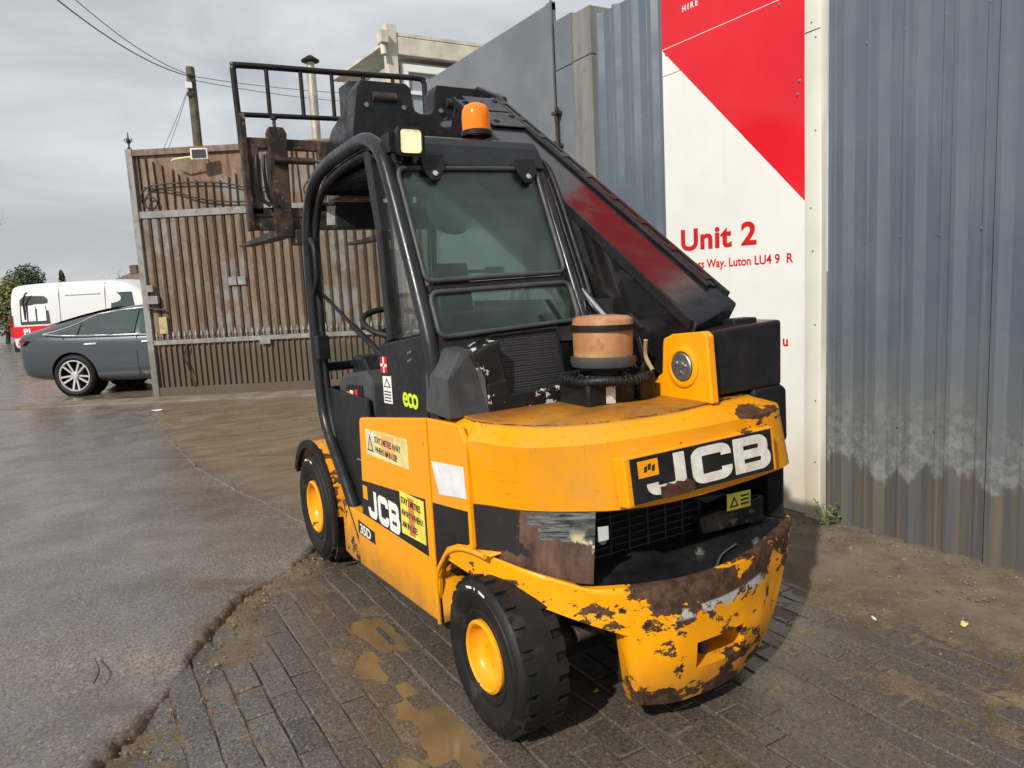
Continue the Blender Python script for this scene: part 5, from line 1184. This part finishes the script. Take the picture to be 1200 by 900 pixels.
bm = B(); prism(bm, [Mg @ Vector(p) for p in ((-1.9, -.75, -.02), (5.6, -.85, -.02), (5.6, -.3, -.02), (-1.9, -.25, -.02))], (0, 0, .045)); new(bm, 'threshold_slab', simple('muddy_concrete', (.19, .165, .135), .8, 0, .35, 3, .3, (.13, .095, .06), .7), th, bevel=.01)
tp = thing('steel_prop', 'thin dark steel prop leaning by the rusty gate post', 'pole', Mg @ Vector((-.06, 1.6, 0)))
bm = B(); tube(bm, [(-.05, 0, 0), (.02, 0, 3.6)], .03, 8); new(bm, 'prop_tube', 'gatebar', tp, 40)

# ------------------------------------------------------------------ vehicles
def paint(name, col, rough=.22, flake=.5):
    g = G(name); c = g.mix(g.step(g.noise(1.4, 5, .6), .3, .7), tuple(x_*.92 for x_ in col), col); low = g.xyz()
    c = g.mix(g.step(g.math('ADD', low[2], g.math('MULTIPLY', g.noise(4, 6, .6), .3)), .62, .3, 0, .45), c, (.16, .14, .12)); return g.fin(c, rough, flake, Coat_Weight=.6, Coat_Roughness=.06)
MAT['carpaint'] = paint('dark_blue_grey_car_paint', (.062, .073, .090), .28, .35)
MAT['vanpaint'] = paint('white_van_paint', (.66, .67, .68), .3, 0)
MAT['alloy'] = simple('silver_alloy', (.62, .62, .63), .3, .6, .1, 8)
MAT['tail'] = simple('dark_red_lens', (.20, .010, .012), .12, 0, .1, 5)
def arch_cut(o, cents, r, inside, yc=0.0):
    """apply the subdivision, open round wheel arches and return their edges inwards"""
    bpy.context.view_layer.update()
    me = bpy.data.meshes.new_from_object(o.evaluated_get(bpy.context.evaluated_depsgraph_get())); o.modifiers.clear()
    bm = B(); bm.from_mesh(me)
    for (cx, cz) in cents:
        bm.verts.ensure_lookup_table()
        dead = [f for f in bm.faces if abs(f.calc_center_median().y-yc) > inside and math.hypot(f.calc_center_median().x-cx, f.calc_center_median().z-cz) < r]
        bmesh.ops.delete(bm, geom=dead, context='FACES')
        ed = [e for e in bm.edges if e.is_boundary and all(abs(v.co.y-yc) > inside-.12 and math.hypot(v.co.x-cx, v.co.z-cz) < r*1.35 for v in e.verts)]
        vs = {v for e in ed for v in e.verts}
        for v in vs:
            dx, dz = v.co.x-cx, v.co.z-cz; d = math.hypot(dx, dz)
            if dz > -.12: v.co.x = cx+dx/d*r; v.co.z = cz+dz/d*r
        rr_ = bmesh.ops.extrude_edge_only(bm, edges=ed)
        for v in [g for g in rr_['geom'] if isinstance(g, bmesh.types.BMVert)]: v.co.y = yc+(v.co.y-yc)*.80
    bm.to_mesh(me); bm.free(); o.data = me
    for p in me.polygons: p.use_smooth = True
    me.set_sharp_from_angle(angle=R(35))
def car_wheel(parent, x, y, z, r, width, side, spokes, rimr):
    h_ = bpy.data.objects.new('wheel', None); COL.objects.link(h_); h_.parent = parent; h_.location = (x, y, z)
    M = frame((0, 0, 0), (1, 0, 0), (0, 0, 1)) if side < 0 else frame((0, 0, 0), (-1, 0, 0), (0, 0, 1))
    bm = B(); lathe(bm, [(rimr, -.03), (rimr+.008, 0), (r*.86, .008), (r*.96, -.01), (r, -.035), (r, -width+.03), (r*.9, -width), (rimr, -width)], 40, M); new(bm, 'tyre', 'rubber', h_, 40)
    bm = B(); lathe(bm, [(rimr+.006, -.012), (rimr+.006, .0), (rimr-.016, -.006), (rimr-.022, -.06), (rimr-.03, -.12), (0, -.12)], 36, M); new(bm, 'rim_barrel', 'chassis', h_, 40)
    bm = B(); lathe(bm, [(rimr+.004, .002), (rimr-.012, .004), (rimr-.020, -.012)], 36, M)
    lathe(bm, [(.06, -.03), (.055, .0), (.03, .006), (0, .006)], 16, M)
    for k in range(spokes):
        a = 2*math.pi*k/spokes; rt = Matrix.Rotation(a, 4, 'Z'); dv = .022 if k % 2 else -.022
        vs_ = [(.045, -.014, -.02), (.045, .014, -.02), (rimr-.012, .015+dv, -.004), (rimr-.012, -.015+dv, -.004)]
        prism(bm, [M @ (rt @ Vector(v)) for v in vs_], M.to_3x3() @ Vector((0, 0, -.025)))
    new(bm, 'rim', 'alloy', h_, 40); return h_
ST = [(-1.0, .56, .42, .90, .97, .50), (-.95, .76, .33, .985, 1.045, .62), (-.80, .85, .27, 1.0, 1.085, .66), (-.5, .895, .24, .985, 1.15, .65), (-.2, .915, .22, .97, 1.235, .62), (.2, .92, .2, .955, 1.325, .59), (.7, .925, .19, .945, 1.405, .58), (1.2, .925, .19, .935, 1.44, .575), (1.7, .925, .19, .925, 1.42, .58), (2.15, .92, .19, .92, 1.28, .61), (2.55, .915, .2, .915, 1.10, .66), (2.95, .90, .2, .88, .94, .68), (3.35, .86, .24, .78, .83, .62), (3.6, .74, .3, .66, .70, .5), (3.7, .5, .4, .55, .58, .35)]
def st_at(x):
    for a, b in zip(ST, ST[1:]):
        if a[0] <= x <= b[0]:
            t = (x-a[0])/(b[0]-a[0]); return [p+(q-p)*t for p, q in zip(a, b)]
    return ST[-1]
def section(s):
    x, w, zb, zs, zr, wr = s
    half = [(0, zb), (w*.7, zb), (w*.94, zb+.05), (w*.985, zb+(zs-zb)*.28), (w, zb+(zs-zb)*.55), (w*.985, zb+(zs-zb)*.82), (w*.955, zs), (w*.955+(wr-w*.955)*.5, zs+(zr-.035-zs)*.52), (wr, zr-.035), (wr*.7, zr-.008), (0, zr)]
    return [Vector((x, y_, z_)) for y_, z_ in half] + [Vector((x, -y_, z_)) for y_, z_ in half[-2:0:-1]]
car = thing('parked_car', 'dark blue-grey saloon car with silver spoked wheels parked behind the rusty gate', 'car', (-1.21, 12.43, .02), GA)
bm = B(); vr = loft(bm, [section(s) for s in ST], True); bm.faces.new(vr[0]); bm.faces.new(vr[-1]); body = new(bm, 'body', 'carpaint', car, 40)
sb = body.modifiers.new('s', 'SUBSURF'); sb.levels = 3; sb.render_levels = 3
arch_cut(body, [(0, .34), (2.875, .34)], .375, .62)
for xx in (0, 2.875):
    for yy in (1, -1):
        car_wheel(car, xx, yy*.905, .338, .338, .22, yy, 10, .245)
        bm = B(); lathe(bm, [(.378, .02), (.378, .30), (0, .30)], 24, frame((xx, yy*.86, .34), (1, 0, 0), (0, 0, yy))); new(bm, 'arch_liner', 'chassis', car)
def side_pt(x, t, yy, off=.012):
    s = st_at(x); a = Vector((x, s[1]*.955, s[3])); b = Vector((x, s[5], s[4]-.035)); p = a.lerp(b, t); p += Vector((0, .30*off*3, .0))+Vector((0, off*.6, off*.5)); p.y *= yy; return p
def side_glass(x0, x1, lo, hi, yy):
    bm = B(); n = 10; rows = []
    for i in range(n+1):
        x = x0+(x1-x0)*i/n; rows.append([side_pt(x, lo(x)+(hi(x)-lo(x))*j/4, yy) for j in range(5)])
    loft(bm, rows); return new(bm, 'side_window', 'carglass', car, 60)
lo_ = lambda x: .06+(.10 if x < -.2 else 0)*min(1, (-.2-x)/.2 if x < -.2 else 0)
hi_ = lambda x: max(.14, min(.86, .14+(x+.42)/.75*.72)) if x < .33 else .86
for yy in (-1, 1):
    for (a, b) in ((-.40, .10), (.14, 1.02), (1.10, 1.98)): side_glass(a, b, lo_, hi_, yy)
    bm = B(); xs_ = [-.45+.1*i for i in range(25)]; tube(bm, [side_pt(x, lo_(x)-.05, yy, .018) for x in xs_], .011, 6); tube(bm, [side_pt(x, hi_(x)+.04, yy, .018) for x in xs_], .011, 6); new(bm, 'chrome_trim', 'alloy', car, 60)
    bm = B(); prism(bm, [(-.975, yy*.66, .93), (-.90, yy*.795, .945), (-.70, yy*.862, .93), (-.80, yy*.855, .86), (-.93, yy*.775, .85), (-.985, yy*.66, .86)], (0, yy*.016, 0)); new(bm, 'tail_light', 'tail', car, bevel=.004)
    for x in (.06, 1.06, 2.05):
        bm = B(); pts_ = []
        for t in ((.72, .8, .9, 1) if x < .1 else (0, .2, .4, .6, .8, 1)):
            s = st_at(x+.28*(t-.3 if x < .1 else 0)*-1 if x < .1 else x); z = .27+(s[3]-.27)*t
            f_ = (z-s[2])/(s[3]-s[2]); yv = s[1]*(.985 if f_ < .3 else 1.0 if f_ < .7 else .965)
            pts_.append((s[0], yy*(yv-.002), z))
        tube(bm, pts_, .004, 5); new(bm, 'door_gap', 'dark_ink', car)
    for x in (.22, 1.15):
        bm = B(); s = st_at(x); prism(bm, [(x, yy*s[1]*.985, .815), (x+.2, yy*s[1]*.985, .82), (x+.2, yy*s[1]*.985, .845), (x, yy*s[1]*.985, .84)], (0, yy*.012, 0)); new(bm, 'door_handle', 'alloy', car, bevel=.004)
bm = B(); loft(bm, [[Vector((x, y_, st_at(x)[4]+.006)) for y_ in (-st_at(x)[5]*.85, 0, st_at(x)[5]*.85)] for x in (-.55, -.3, 0, .3, .6)]); new(bm, 'rear_screen', 'carglass', car, 60)

van = thing('parked_van', 'white panel van with red lower rear band parked beyond the grey car', 'van', Vector((-2.93, 19.9, .02)), GA)
# origin at the rear right corner on the ground; x forward, camera side is y = 0
VST = [(0, .90, .50, 1.96, .72), (.06, .93, .42, 2.02, .78), (.25, .95, .40, 2.06, .82), (1.2, .95, .38, 2.08, .84), (2.4, .95, .38, 2.09, .84), (3.1, .95, .38, 2.02, .80), (3.75, .94, .38, 1.35, .80), (4.3, .90, .38, 1.12, .76), (4.5, .75, .42, .95, .6)]
def vsec(s):
    x, w, zb, zr, wr = s; half = [(0, zb), (w*.95, zb), (w, zb+.12), (w, zb+.5), (w*.99, zb+(zr-zb)*.58), (w*.955, zb+(zr-zb)*.80), (wr+.02, zr-.07), (wr*.86, zr-.01), (0, zr)]
    return [Vector((x, y_+.95, z_)) for y_, z_ in half]+[Vector((x, -y_+.95, z_)) for y_, z_ in half[-2:0:-1]]
bm = B(); vr = loft(bm, [vsec(s) for s in VST], True); bm.faces.new(vr[0]); bm.faces.new(vr[-1]); vb = new(bm, 'body', 'vanpaint', van, 40)
m_ = vb.modifiers.new('s', 'SUBSURF'); m_.levels = 3; m_.render_levels = 3
arch_cut(vb, [(.85, .33), (3.6, .33)], .39, .66, .95)
for xx in (.85, 3.6):
    for yy, sd in ((.03, -1), (1.87, 1)): car_wheel(van, xx, yy, .33, .33, .22, sd, 8, .20)
bm = B(); prism(bm, [(-.03, .08, .40), (-.03, .08, .66), (.45, -.012, .66), (.45, -.012, .40)], (0, .5, 0)); new(bm, 'rear_bumper', 'plastic', van, bevel=.02)
bm = B(); prism(bm, [(.02, .0, .76), (1.15, -.004, .76), (1.15, -.004, 1.02), (.02, .0, 1.02)], (0, -.012, 0)); rb = new(bm, 'red_band', 'red_ink2', van) if 'red_ink2' in MAT else new(bm, 'red_band', 'signred', van)
text('van_text', 'PL', frame((.33, -.0175, .83), (1, 0, 0), (0, 0, 1)), .19, 'white', rb, .002, 1.0, .006, xscale=1.25)
bm = B(); prism(bm, [(.27, .012, 1.06), (1.02, .012, 1.06), (1.0, .055, 1.66), (.90, .066, 1.74), (.40, .066, 1.76), (.29, .055, 1.66)], (0, -.02, 0)); qw = new(bm, 'quarter_window', simple('dark_grey_trim', (.06, .06, .065), .35, 0, .2, 8), van, bevel=.02)
for (a, b) in ((.33, .46), (.50, .68), (.72, .94)):
    bm = B(); prism(bm, [(a, -.014, 1.14), (b, -.014, 1.14), (b-.01, .014, 1.52), (a+.005, .014, 1.52)], (0, -.006, 0)); new(bm, 'pane', 'white', qw)
bm = B(); tube(bm, [(.42, -.02, 1.18), (.42, -.03, 1.6), (.5, -.05, 1.78), (.56, -.04, 1.84)], .02, 8); new(bm, 'wiper_mount', 'plastic', qw, 40)
for (a, b, z0, z1) in ((2.55, 3.15, 1.30, 1.74),):
    bm = B(); prism(bm, [(a, .02, z0), (b, .02, z0), (b-.08, .075, z1), (a, .075, z1)], (0, -.02, 0)); new(bm, 'side_window', 'carglass', van, bevel=.02)
bm = B(); prism(bm, [(-.01, .02, .76), (.07, -.002, .76), (.07, -.002, 1.32), (-.005, .03, 1.32)], (0, -.015, 0)); new(bm, 'rear_light', 'tail', van, bevel=.008)
for x in (1.28, 2.42):
    bm = B(); tube(bm, [(x, -.003, .5), (x, -.003, 1.1), (x, .035, 1.75), (x, .11, 2.0)], .006, 5); new(bm, 'door_gap', 'greyplastic', van)
bm = B(); prism(bm, [(1.42, .055, 1.72), (2.3, .055, 1.72), (2.3, .048, 1.75), (1.42, .048, 1.75)], (0, -.03, 0)); new(bm, 'side_pressing', 'vanpaint', van, bevel=.004)

# ------------------------------------------------------------------ buildings, poles, wires, trees beyond the gate
MAT['cream'] = simple('cream_painted_metal', (.60, .57, .47), .55, 0, .2, 4, .1, (.32, .29, .21), .4)
cb = thing('site_office', 'cream two-storey site office with white framed window above the grey gate leaf', 'building', (3.3, 9.85, 0))
bm = B(); box(bm, (.12, .12, 0), (4.2, 3.2, 5.2)); new(bm, 'wall', simple('pale_grey_panel', (.40, .42, .43), .6, 0, .2, 2), cb)
bm = B(); box(bm, (-.06, -.05, 0), (.12, .12, 5.72)); new(bm, 'corner_post', 'cream', cb, bevel=.01)
bm = B(); box(bm, (.125, -.03, 5.26), (4.3, .11, 5.54)); new(bm, 'fascia_beam', 'cream', cb, bevel=.01)
bm = B(); prism(bm, [(.13, -.02, 5.555), (4.4, -.02, 5.555), (4.4, 3.4, 5.7), (.13, 3.4, 5.7)], (0, 0, .05)); new(bm, 'roof', 'cream', cb)
wf = B()
for (a, b, c, d) in ((.20, 1.25, 4.02, 4.12), (.20, 1.25, 5.02, 5.14), (.20, .32, 4.12, 5.02), (1.13, 1.25, 4.12, 5.02), (.32, 1.13, 4.66, 4.72)): box(wf, (a, .02, c), (b, .10, d))
wfo = new(wf, 'window', 'white', cb, bevel=.006)
bm = B(); box(bm, (.32, .07, 4.12), (1.13, .09, 5.02)); new(bm, 'pane', simple('grey_window_glass', (.30, .34, .37), .06, 0, .1, 2), wfo)
bm = B(); box(bm, (-.20, -.16, 5.38), (-.065, .02, 5.58)); tube(bm, [(-.14, -.07, 5.38), (-.14, -.1, 5.2)], .05, 10); lamp_o = new(bm, 'wall_lamp', 'cream', cb, 40, .01)
shed = thing('yard_shed', 'low shed with pale grey roof sheet just showing over the rusty gate', 'building', (2.6, 15.5, 0))
bm = B(); box(bm, (0, 0, 0), (4.0, 3.5, 4.45)); new(bm, 'wall', simple('grey_block_wall', (.30, .29, .27), .8, 0, .25, 2), shed)
bm = B(); prism(bm, [(-.2, -.2, 4.452), (4.2, -.2, 4.452), (4.2, 3.7, 5.0), (-.2, 3.7, 5.0)], (0, 0, .07)); new(bm, 'roof', simple('pale_roof_sheet', (.42, .42, .41), .6, 0, .2, 3), shed)
fl = thing('flue_pipe', 'slim silver flue pipe with a dark cowl rising above the rusty gate', 'flue', (3.62, 15.2, 0))
bm = B(); lathe(bm, [(.10, 0), (.10, 6.45), (.085, 6.46), (.085, 6.62), (0, 6.62)], 16); new(bm, 'pipe', simple('stained_galvanised', (.45, .42, .33), .4, .5, .25, 3), fl, 40)
bm = B(); lathe(bm, [(.05, 6.6), (.2, 6.63), (.2, 6.66), (.05, 6.76), (0, 6.77)], 16); new(bm, 'cowl', 'chassis', fl, 40)
MAT['bark'] = simple('dark_weathered_timber', (.095, .082, .058), .85, 0, .35, 4, .3, (.10, .12, .06), .5)
up = thing('utility_pole', 'weathered timber utility pole carrying overhead wires beyond the rusty gate', 'pole', (2.77, 25.9, 0))
bm = B(); lathe(bm, [(.17, 0), (.145, 9.2), (.13, 9.28), (0, 9.30)], 14); new(bm, 'pole_shaft', 'bark', up, 40)
bm = B(); box(bm, (-.22, -.2, 8.55), (-.02, -.12, 8.75)); new(bm, 'junction_box', 'white', up, bevel=.01)
bm = B(); box(bm, (-.10, -.2, 8.95), (.10, .2, 9.02)); box(bm, (-.2, -.16, 8.3), (.0, -.1, 8.42)); new(bm, 'bracket', 'gatebar', up)
def ray_pt(x, y, t):
    d = f0+rr*(x-600)/865+uu*(450-y)/865; return cam.matrix_world.translation+d*t
def wire(label, a, b, sag, r=.012, group='overhead wires on the utility pole'):
    a, b = Vector(a), Vector(b); pts_ = [a.lerp(b, i/16)-Vector((0, 0, sag*4*(i/16)*(1-i/16))) for i in range(17)]
    bm = B(); tube(bm, pts_, r, 5); tag(new(bm, 'overhead_wire', 'dark_wire', None, 60), label, 'wire', group)
MAT['dark_wire'] = simple('grey_wire', (.12, .12, .125), .6, 0, .1, 3)
T0 = Vector((2.70, 25.85, 8.98))
wire('upper wire running from the pole top over the open road', T0+Vector((0, 0, .05)), ray_pt(60, -26, 17), .28)
wire('thicker wire running from the pole top over the open road', T0, ray_pt(36, -26, 16), .32, .017)
wire('wire running from the pole top behind the flue pipe', T0+Vector((.1, 0, .0)), ray_pt(560, 106, 34), .35)
wire('lower wire running from the pole top behind the flue pipe', T0+Vector((.1, 0, -.12)), ray_pt(560, 118, 34), .4)
wire('slack stay wire dropping from the pole behind the gate', T0+Vector((-.1, 0, -.5)), ray_pt(172, 215, 27), .1, .009)
wire('second slack stay wire dropping from the pole behind the gate', T0+Vector((-.1, 0, -.55)), ray_pt(178, 220, 27), .12, .009)

def leafm(name, a, b):
    g = G(name); geo = g.n('ShaderNodeNewGeometry'); c = g.mix(geo.outputs['Random Per Island'], a, b); return g.fin(c, .6, 0, Subsurface_Weight=0)
MAT['leaf_dark'] = leafm('dark_evergreen_leaf', (.018, .035, .014), (.05, .075, .026))
MAT['leaf_yel'] = leafm('yellow_green_leaf', (.075, .095, .02), (.20, .19, .05))
MAT['leaf_weed'] = leafm('weed_leaf', (.07, .13, .03), (.20, .27, .08))
def crown(nm, lobes, n, size, mat, parent, seed=1):
    rnd = random.Random(seed); vs_, fs_ = [], []
    for i in range(n):
        c, r = lobes[i % len(lobes)]; d = Vector((rnd.gauss(0, 1), rnd.gauss(0, 1), rnd.gauss(0, 1))).normalized(); q = Vector(c)+Vector((d.x*r[0], d.y*r[1], d.z*r[2]))*(rnd.random()**.28)*(1+.12*fbm(d.x, d.y, 2.5, 3, seed))
        nn = (d+Vector((rnd.uniform(-1, 1), rnd.uniform(-1, 1), rnd.uniform(-.4, 1)))*.9).normalized(); t = nn.orthogonal().normalized(); t = Matrix.Rotation(rnd.uniform(0, 6.3), 3, nn) @ t; b = nn.cross(t); s = size*rnd.uniform(.6, 1.35); k = len(vs_)
        vs_ += [q-t*s, q-b*s*.45+nn*s*.1, q+t*s, q+b*s*.45+nn*s*.1]; fs_.append((k, k+1, k+2, k+3))
    me = bpy.data.meshes.new(nm); me.from_pydata(vs_, [], fs_); me.materials.append(MAT[mat]); o = bpy.data.objects.new(nm, me); COL.objects.link(o); o.parent = parent; return o
def trunk(parent, pts_, r0_, r1_, mat='bark'):
    n = len(pts_); bm = B(); tube(bm, pts_, [r0_+(r1_-r0_)*i/(n-1) for i in range(n)], 8); return new(bm, 'trunk', mat, parent, 60)
t1 = thing('evergreen_tree', 'dense dome-shaped dark evergreen beside the white van', 'tree', (-3.25, 40.2, 0)); trunk(t1, [(0, 0, 0), (.05, 0, 1.2), (0, 0, 2.6)], .16, .05)
crown('crown', [((.1, 0, 1.9), (.85, .85, 1.2)), ((-.2, .1, 2.5), (.75, .75, 1.05)), ((.15, -.1, 2.8), (.7, .7, .85)), ((-.3, -.1, 1.2), (.9, .9, 1.0))], 5200, .075, 'leaf_dark', t1, 3)
t2 = thing('yellow_green_shrub', 'loose yellow-green shrub growing against the dark dome evergreen', 'shrub', (-4.15, 38.0, 0)); trunk(t2, [(0, 0, 0), (.1, 0, .9), (.0, 0, 1.8)], .10, .03)
crown('crown', [((0, 0, 1.3), (.8, .8, 1.0)), ((.5, -.1, 1.9), (.6, .6, .9)), ((-.5, 0, 2.0), (.7, .7, .9)), ((.9, -.2, 1.2), (.6, .6, 1.0)), ((.3, 0, 2.4), (.5, .5, .6)), ((1.0, -.4, .7), (.7, .7, .7)), ((-.9, -.2, 1.6), (.8, .7, 1.2))], 5600, .075, 'leaf_yel', t2, 8)
def bare(name, label, base, hgt, seed, lean=(0, 0), depth=5, r=.12):
    t = thing(name, label, 'tree', base); rnd = random.Random(seed); bm = B()
    def br(p, d, ln, rad, lv):
        pts_ = [p]; q = p.copy(); dd = d.copy()
        for k in range(4): dd = (dd+Vector((rnd.gauss(0, .16), rnd.gauss(0, .16), rnd.gauss(.04, .08)))).normalized(); q = q+dd*ln/4; pts_.append(q.copy())
        tube(bm, pts_, [rad*(1-.14*k) for k in range(5)], 6 if lv < 2 else 4, cap=False)
        if lv < depth:
            for k in range(3 if lv < 3 else 2):
                s = pts_[rnd.choice((2, 3, 4))]; a = (dd+Vector((rnd.gauss(0, .65), rnd.gauss(0, .65), rnd.gauss(.15, .4)))).normalized(); br(s, a, ln*rnd.uniform(.6, .8), rad*.5, lv+1)
    br(Vector((0, 0, 0)), Vector((lean[0], lean[1], 1)).normalized(), hgt*.36, r, 0); new(bm, 'trunk', 'bark', t, 60); return t
b0 = ray_pt(-30, 380, 30); bare('bare_tree', 'leafless tree whose twigs reach in beside the yellow-green shrub', (b0.x, b0.y, 0), 8.2, 5, (.05, 0), 5, .13)
t3 = thing('cypress_tree', 'small pointed dark cypress showing over the white van roof', 'tree', (ray_pt(73, 330, 55).x, ray_pt(73, 330, 55).y, 0)); trunk(t3, [(0, 0, 0), (0, 0, 1.8), (0, 0, 3.6)], .12, .03)
crown('crown', [((0, 0, 1.4), (.5, .5, 1.2)), ((0, 0, 2.4), (.42, .42, 1.0)), ((0, 0, 3.2), (.28, .28, .75)), ((.0, 0, 3.8), (.16, .16, .5))], 1500, .10, 'leaf_dark', t3, 11)
hp = ray_pt(110, 330, 62)
hs = thing('bungalow', 'distant bungalow with brown tiled roof behind the white van', 'building', (hp.x, hp.y, 0), GA)
bm = B(); box(bm, (0, 0, 0), (9, 6, 2.9)); new(bm, 'wall', simple('brown_brick', (.22, .13, .09), .85, 0, .3, 6), hs)
bm = B(); vs_ = [bm.verts.new(p) for p in ((-.3, -.3, 2.91), (9.3, -.3, 2.91), (9.3, 6.3, 2.91), (-.3, 6.3, 2.91), (1.6, 3, 4.25), (7.4, 3, 4.25))]
for f in ((0, 1, 5, 4), (1, 2, 5), (2, 3, 4, 5), (3, 0, 4), (0, 3, 2, 1)): bm.faces.new([vs_[i] for i in f])
rf = new(bm, 'roof', simple('brown_roof_tile', (.17, .115, .09), .85, 0, .3, 8), hs)
bm = B(); box(bm, (1.7, 2.7, 3.9), (2.3, 3.3, 4.9)); new(bm, 'chimney', simple('chimney_brick', (.12, .09, .07), .85, 0, .3, 8), rf)
for k in range(3):
    bm = B(); box(bm, (1+2.6*k, -.05, 1.0), (2.4+2.6*k, -.002, 2.2)); w_o = new(bm, 'window', 'white', hs); bm = B(); box(bm, (1.08+2.6*k, -.06, 1.08), (2.32+2.6*k, -.051, 2.12)); new(bm, 'pane', 'carglass', w_o)
for k, (px, tt, hh_) in enumerate(((88, 60, 3.6), (150, 52, 4.6))):
    q = ray_pt(px, 335, tt); bare('bare_shrub', ['thin leafless shrub next to the pointed cypress', 'thin leafless tree in front of the bungalow roof'][k], (q.x, q.y, 0), hh_*1.15, 20+k, (0, 0), 4, .06)

# ------------------------------------------------------------------ small things on the ground
wd = thing('weed', 'small leafy green weed growing at the foot of the white strip', 'plant', (1.80, .60, .012))
rnd = random.Random(4)
for s in range(7):
    a = rnd.uniform(0, 6.3); tip = Vector((.05*math.cos(a), .07*math.sin(a), rnd.uniform(.06, .15))); bm = B(); pts_ = smoothpath([(0, 0, 0), tip*.5+Vector((0, 0, .02)), tip], 3); tube(bm, pts_, .0018, 5); new(bm, 'stem', 'leaf_weed', wd, 60)
    for k in range(7):
        p = pts_[min(len(pts_)-1, 1+k)]; a2 = rnd.uniform(0, 6.3); d = Vector((math.cos(a2), math.sin(a2), rnd.uniform(.1, .6))).normalized(); sd = d.cross(Vector((0, 0, 1))).normalized(); ln = rnd.uniform(.018, .036)
        me = bpy.data.meshes.new('leaf'); me.from_pydata([p, p+d*ln*.5+sd*ln*.3, p+d*ln-Vector((0, 0, .004)), p+d*ln*.5-sd*ln*.3], [], [(0, 1, 2, 3)]); me.materials.append(MAT['leaf_weed']); o = bpy.data.objects.new('leaf', me); COL.objects.link(o); o.parent = wd
def gpt(x, y, z): 
    d = f0+rr*(x-600)/865+uu*(450-y)/865; o = cam.matrix_world.translation; t = (z-o.z)/d.z; return o+d*t
def scrap(nm, label, cat, px, py, z, L_, W_, mat, rot, group=None):
    p = gpt(px, py, z); bm = B(); n = 8; ring = [Vector((L_/2*math.cos(2*math.pi*i/n)*rnd.uniform(.7, 1.2), W_/2*math.sin(2*math.pi*i/n)*rnd.uniform(.7, 1.2), rnd.uniform(0, .006))) for i in range(n)]
    M = Matrix.Rotation(R(rot), 4, 'Z'); prism(bm, [M @ v for v in ring], (0, 0, .004)); o = new(bm, nm, mat, None); o.location = p; tag(o, label, cat, group); return o
scrap('paper_scrap', 'crumpled white paper scrap on the mud by the gate foot', 'litter', 185, 481, .035, .17, .10, 'white', -30)
scrap('plastic_scrap', 'small white plastic scrap lying on the damp dirt near the fence', 'litter', 1024, 726, .012, .042, .012, 'white', 60)
scrap('leaf_litter', 'pale dry leaf lying on the dirt near the corrugated fence', 'litter', 1130, 732, .013, .045, .03, 'sticker_p', 20)
scrap('green_leaf', 'tiny yellow-green leaf on the paving under the rear wheel arch', 'litter', 699, 811, .004, .028, .012, 'lime', 30)
p = gpt(116, 785, .026); bm = B(); tube(bm, smoothpath([p+Vector((-.02, -.12, .006)), p+Vector((.0, -.03, .012)), p+Vector((-.012, .10, .008))], 4), .0035, 6); tag(new(bm, 'twig', 'bark', None, 60), 'thin dark twig lying on the wet asphalt', 'twig')
bm = B(); rnd = random.Random(9)
for i in range(1100):
    if i % 3: uq, wq = rnd.uniform(-1.0, 1.4), -1.85+abs(rnd.gauss(0, .35))
    else:
        e = EN[rnd.randrange(len(EN))]; uq, wq = e.x-OFF.x*abs(rnd.gauss(.02, .12)), e.y-OFF.y*abs(rnd.gauss(.02, .12))
    if wq < -1.86: continue
    s = rnd.uniform(.003, .009)*(1.6 if rnd.random() < .06 else 1); zz = .010+ (.012 if wq < -1.4 else 0); M = Matrix.Translation(P(uq, wq, zz)) @ Matrix.Rotation(rnd.uniform(0, 6.3), 4, 'Z') @ Matrix.Rotation(rnd.uniform(0, 6.3), 4, 'X')
    vs_ = [bm.verts.new(M @ (Vector(v)*s*rnd.uniform(.7, 1.2))) for v in ((1, 0, 0), (-1, 0, 0), (0, 1, 0), (0, -1, 0), (0, 0, .7), (0, 0, -.7))]
    for f in ((0, 2, 4), (2, 1, 4), (1, 3, 4), (3, 0, 4), (2, 0, 5), (1, 2, 5), (3, 1, 5), (0, 3, 5)): bm.faces.new([vs_[i_] for i_ in f])
kind(new(bm, 'gravel', simple('pale_grit', (.18, .155, .125), .85, 0, .5, 30)), 'stuff')
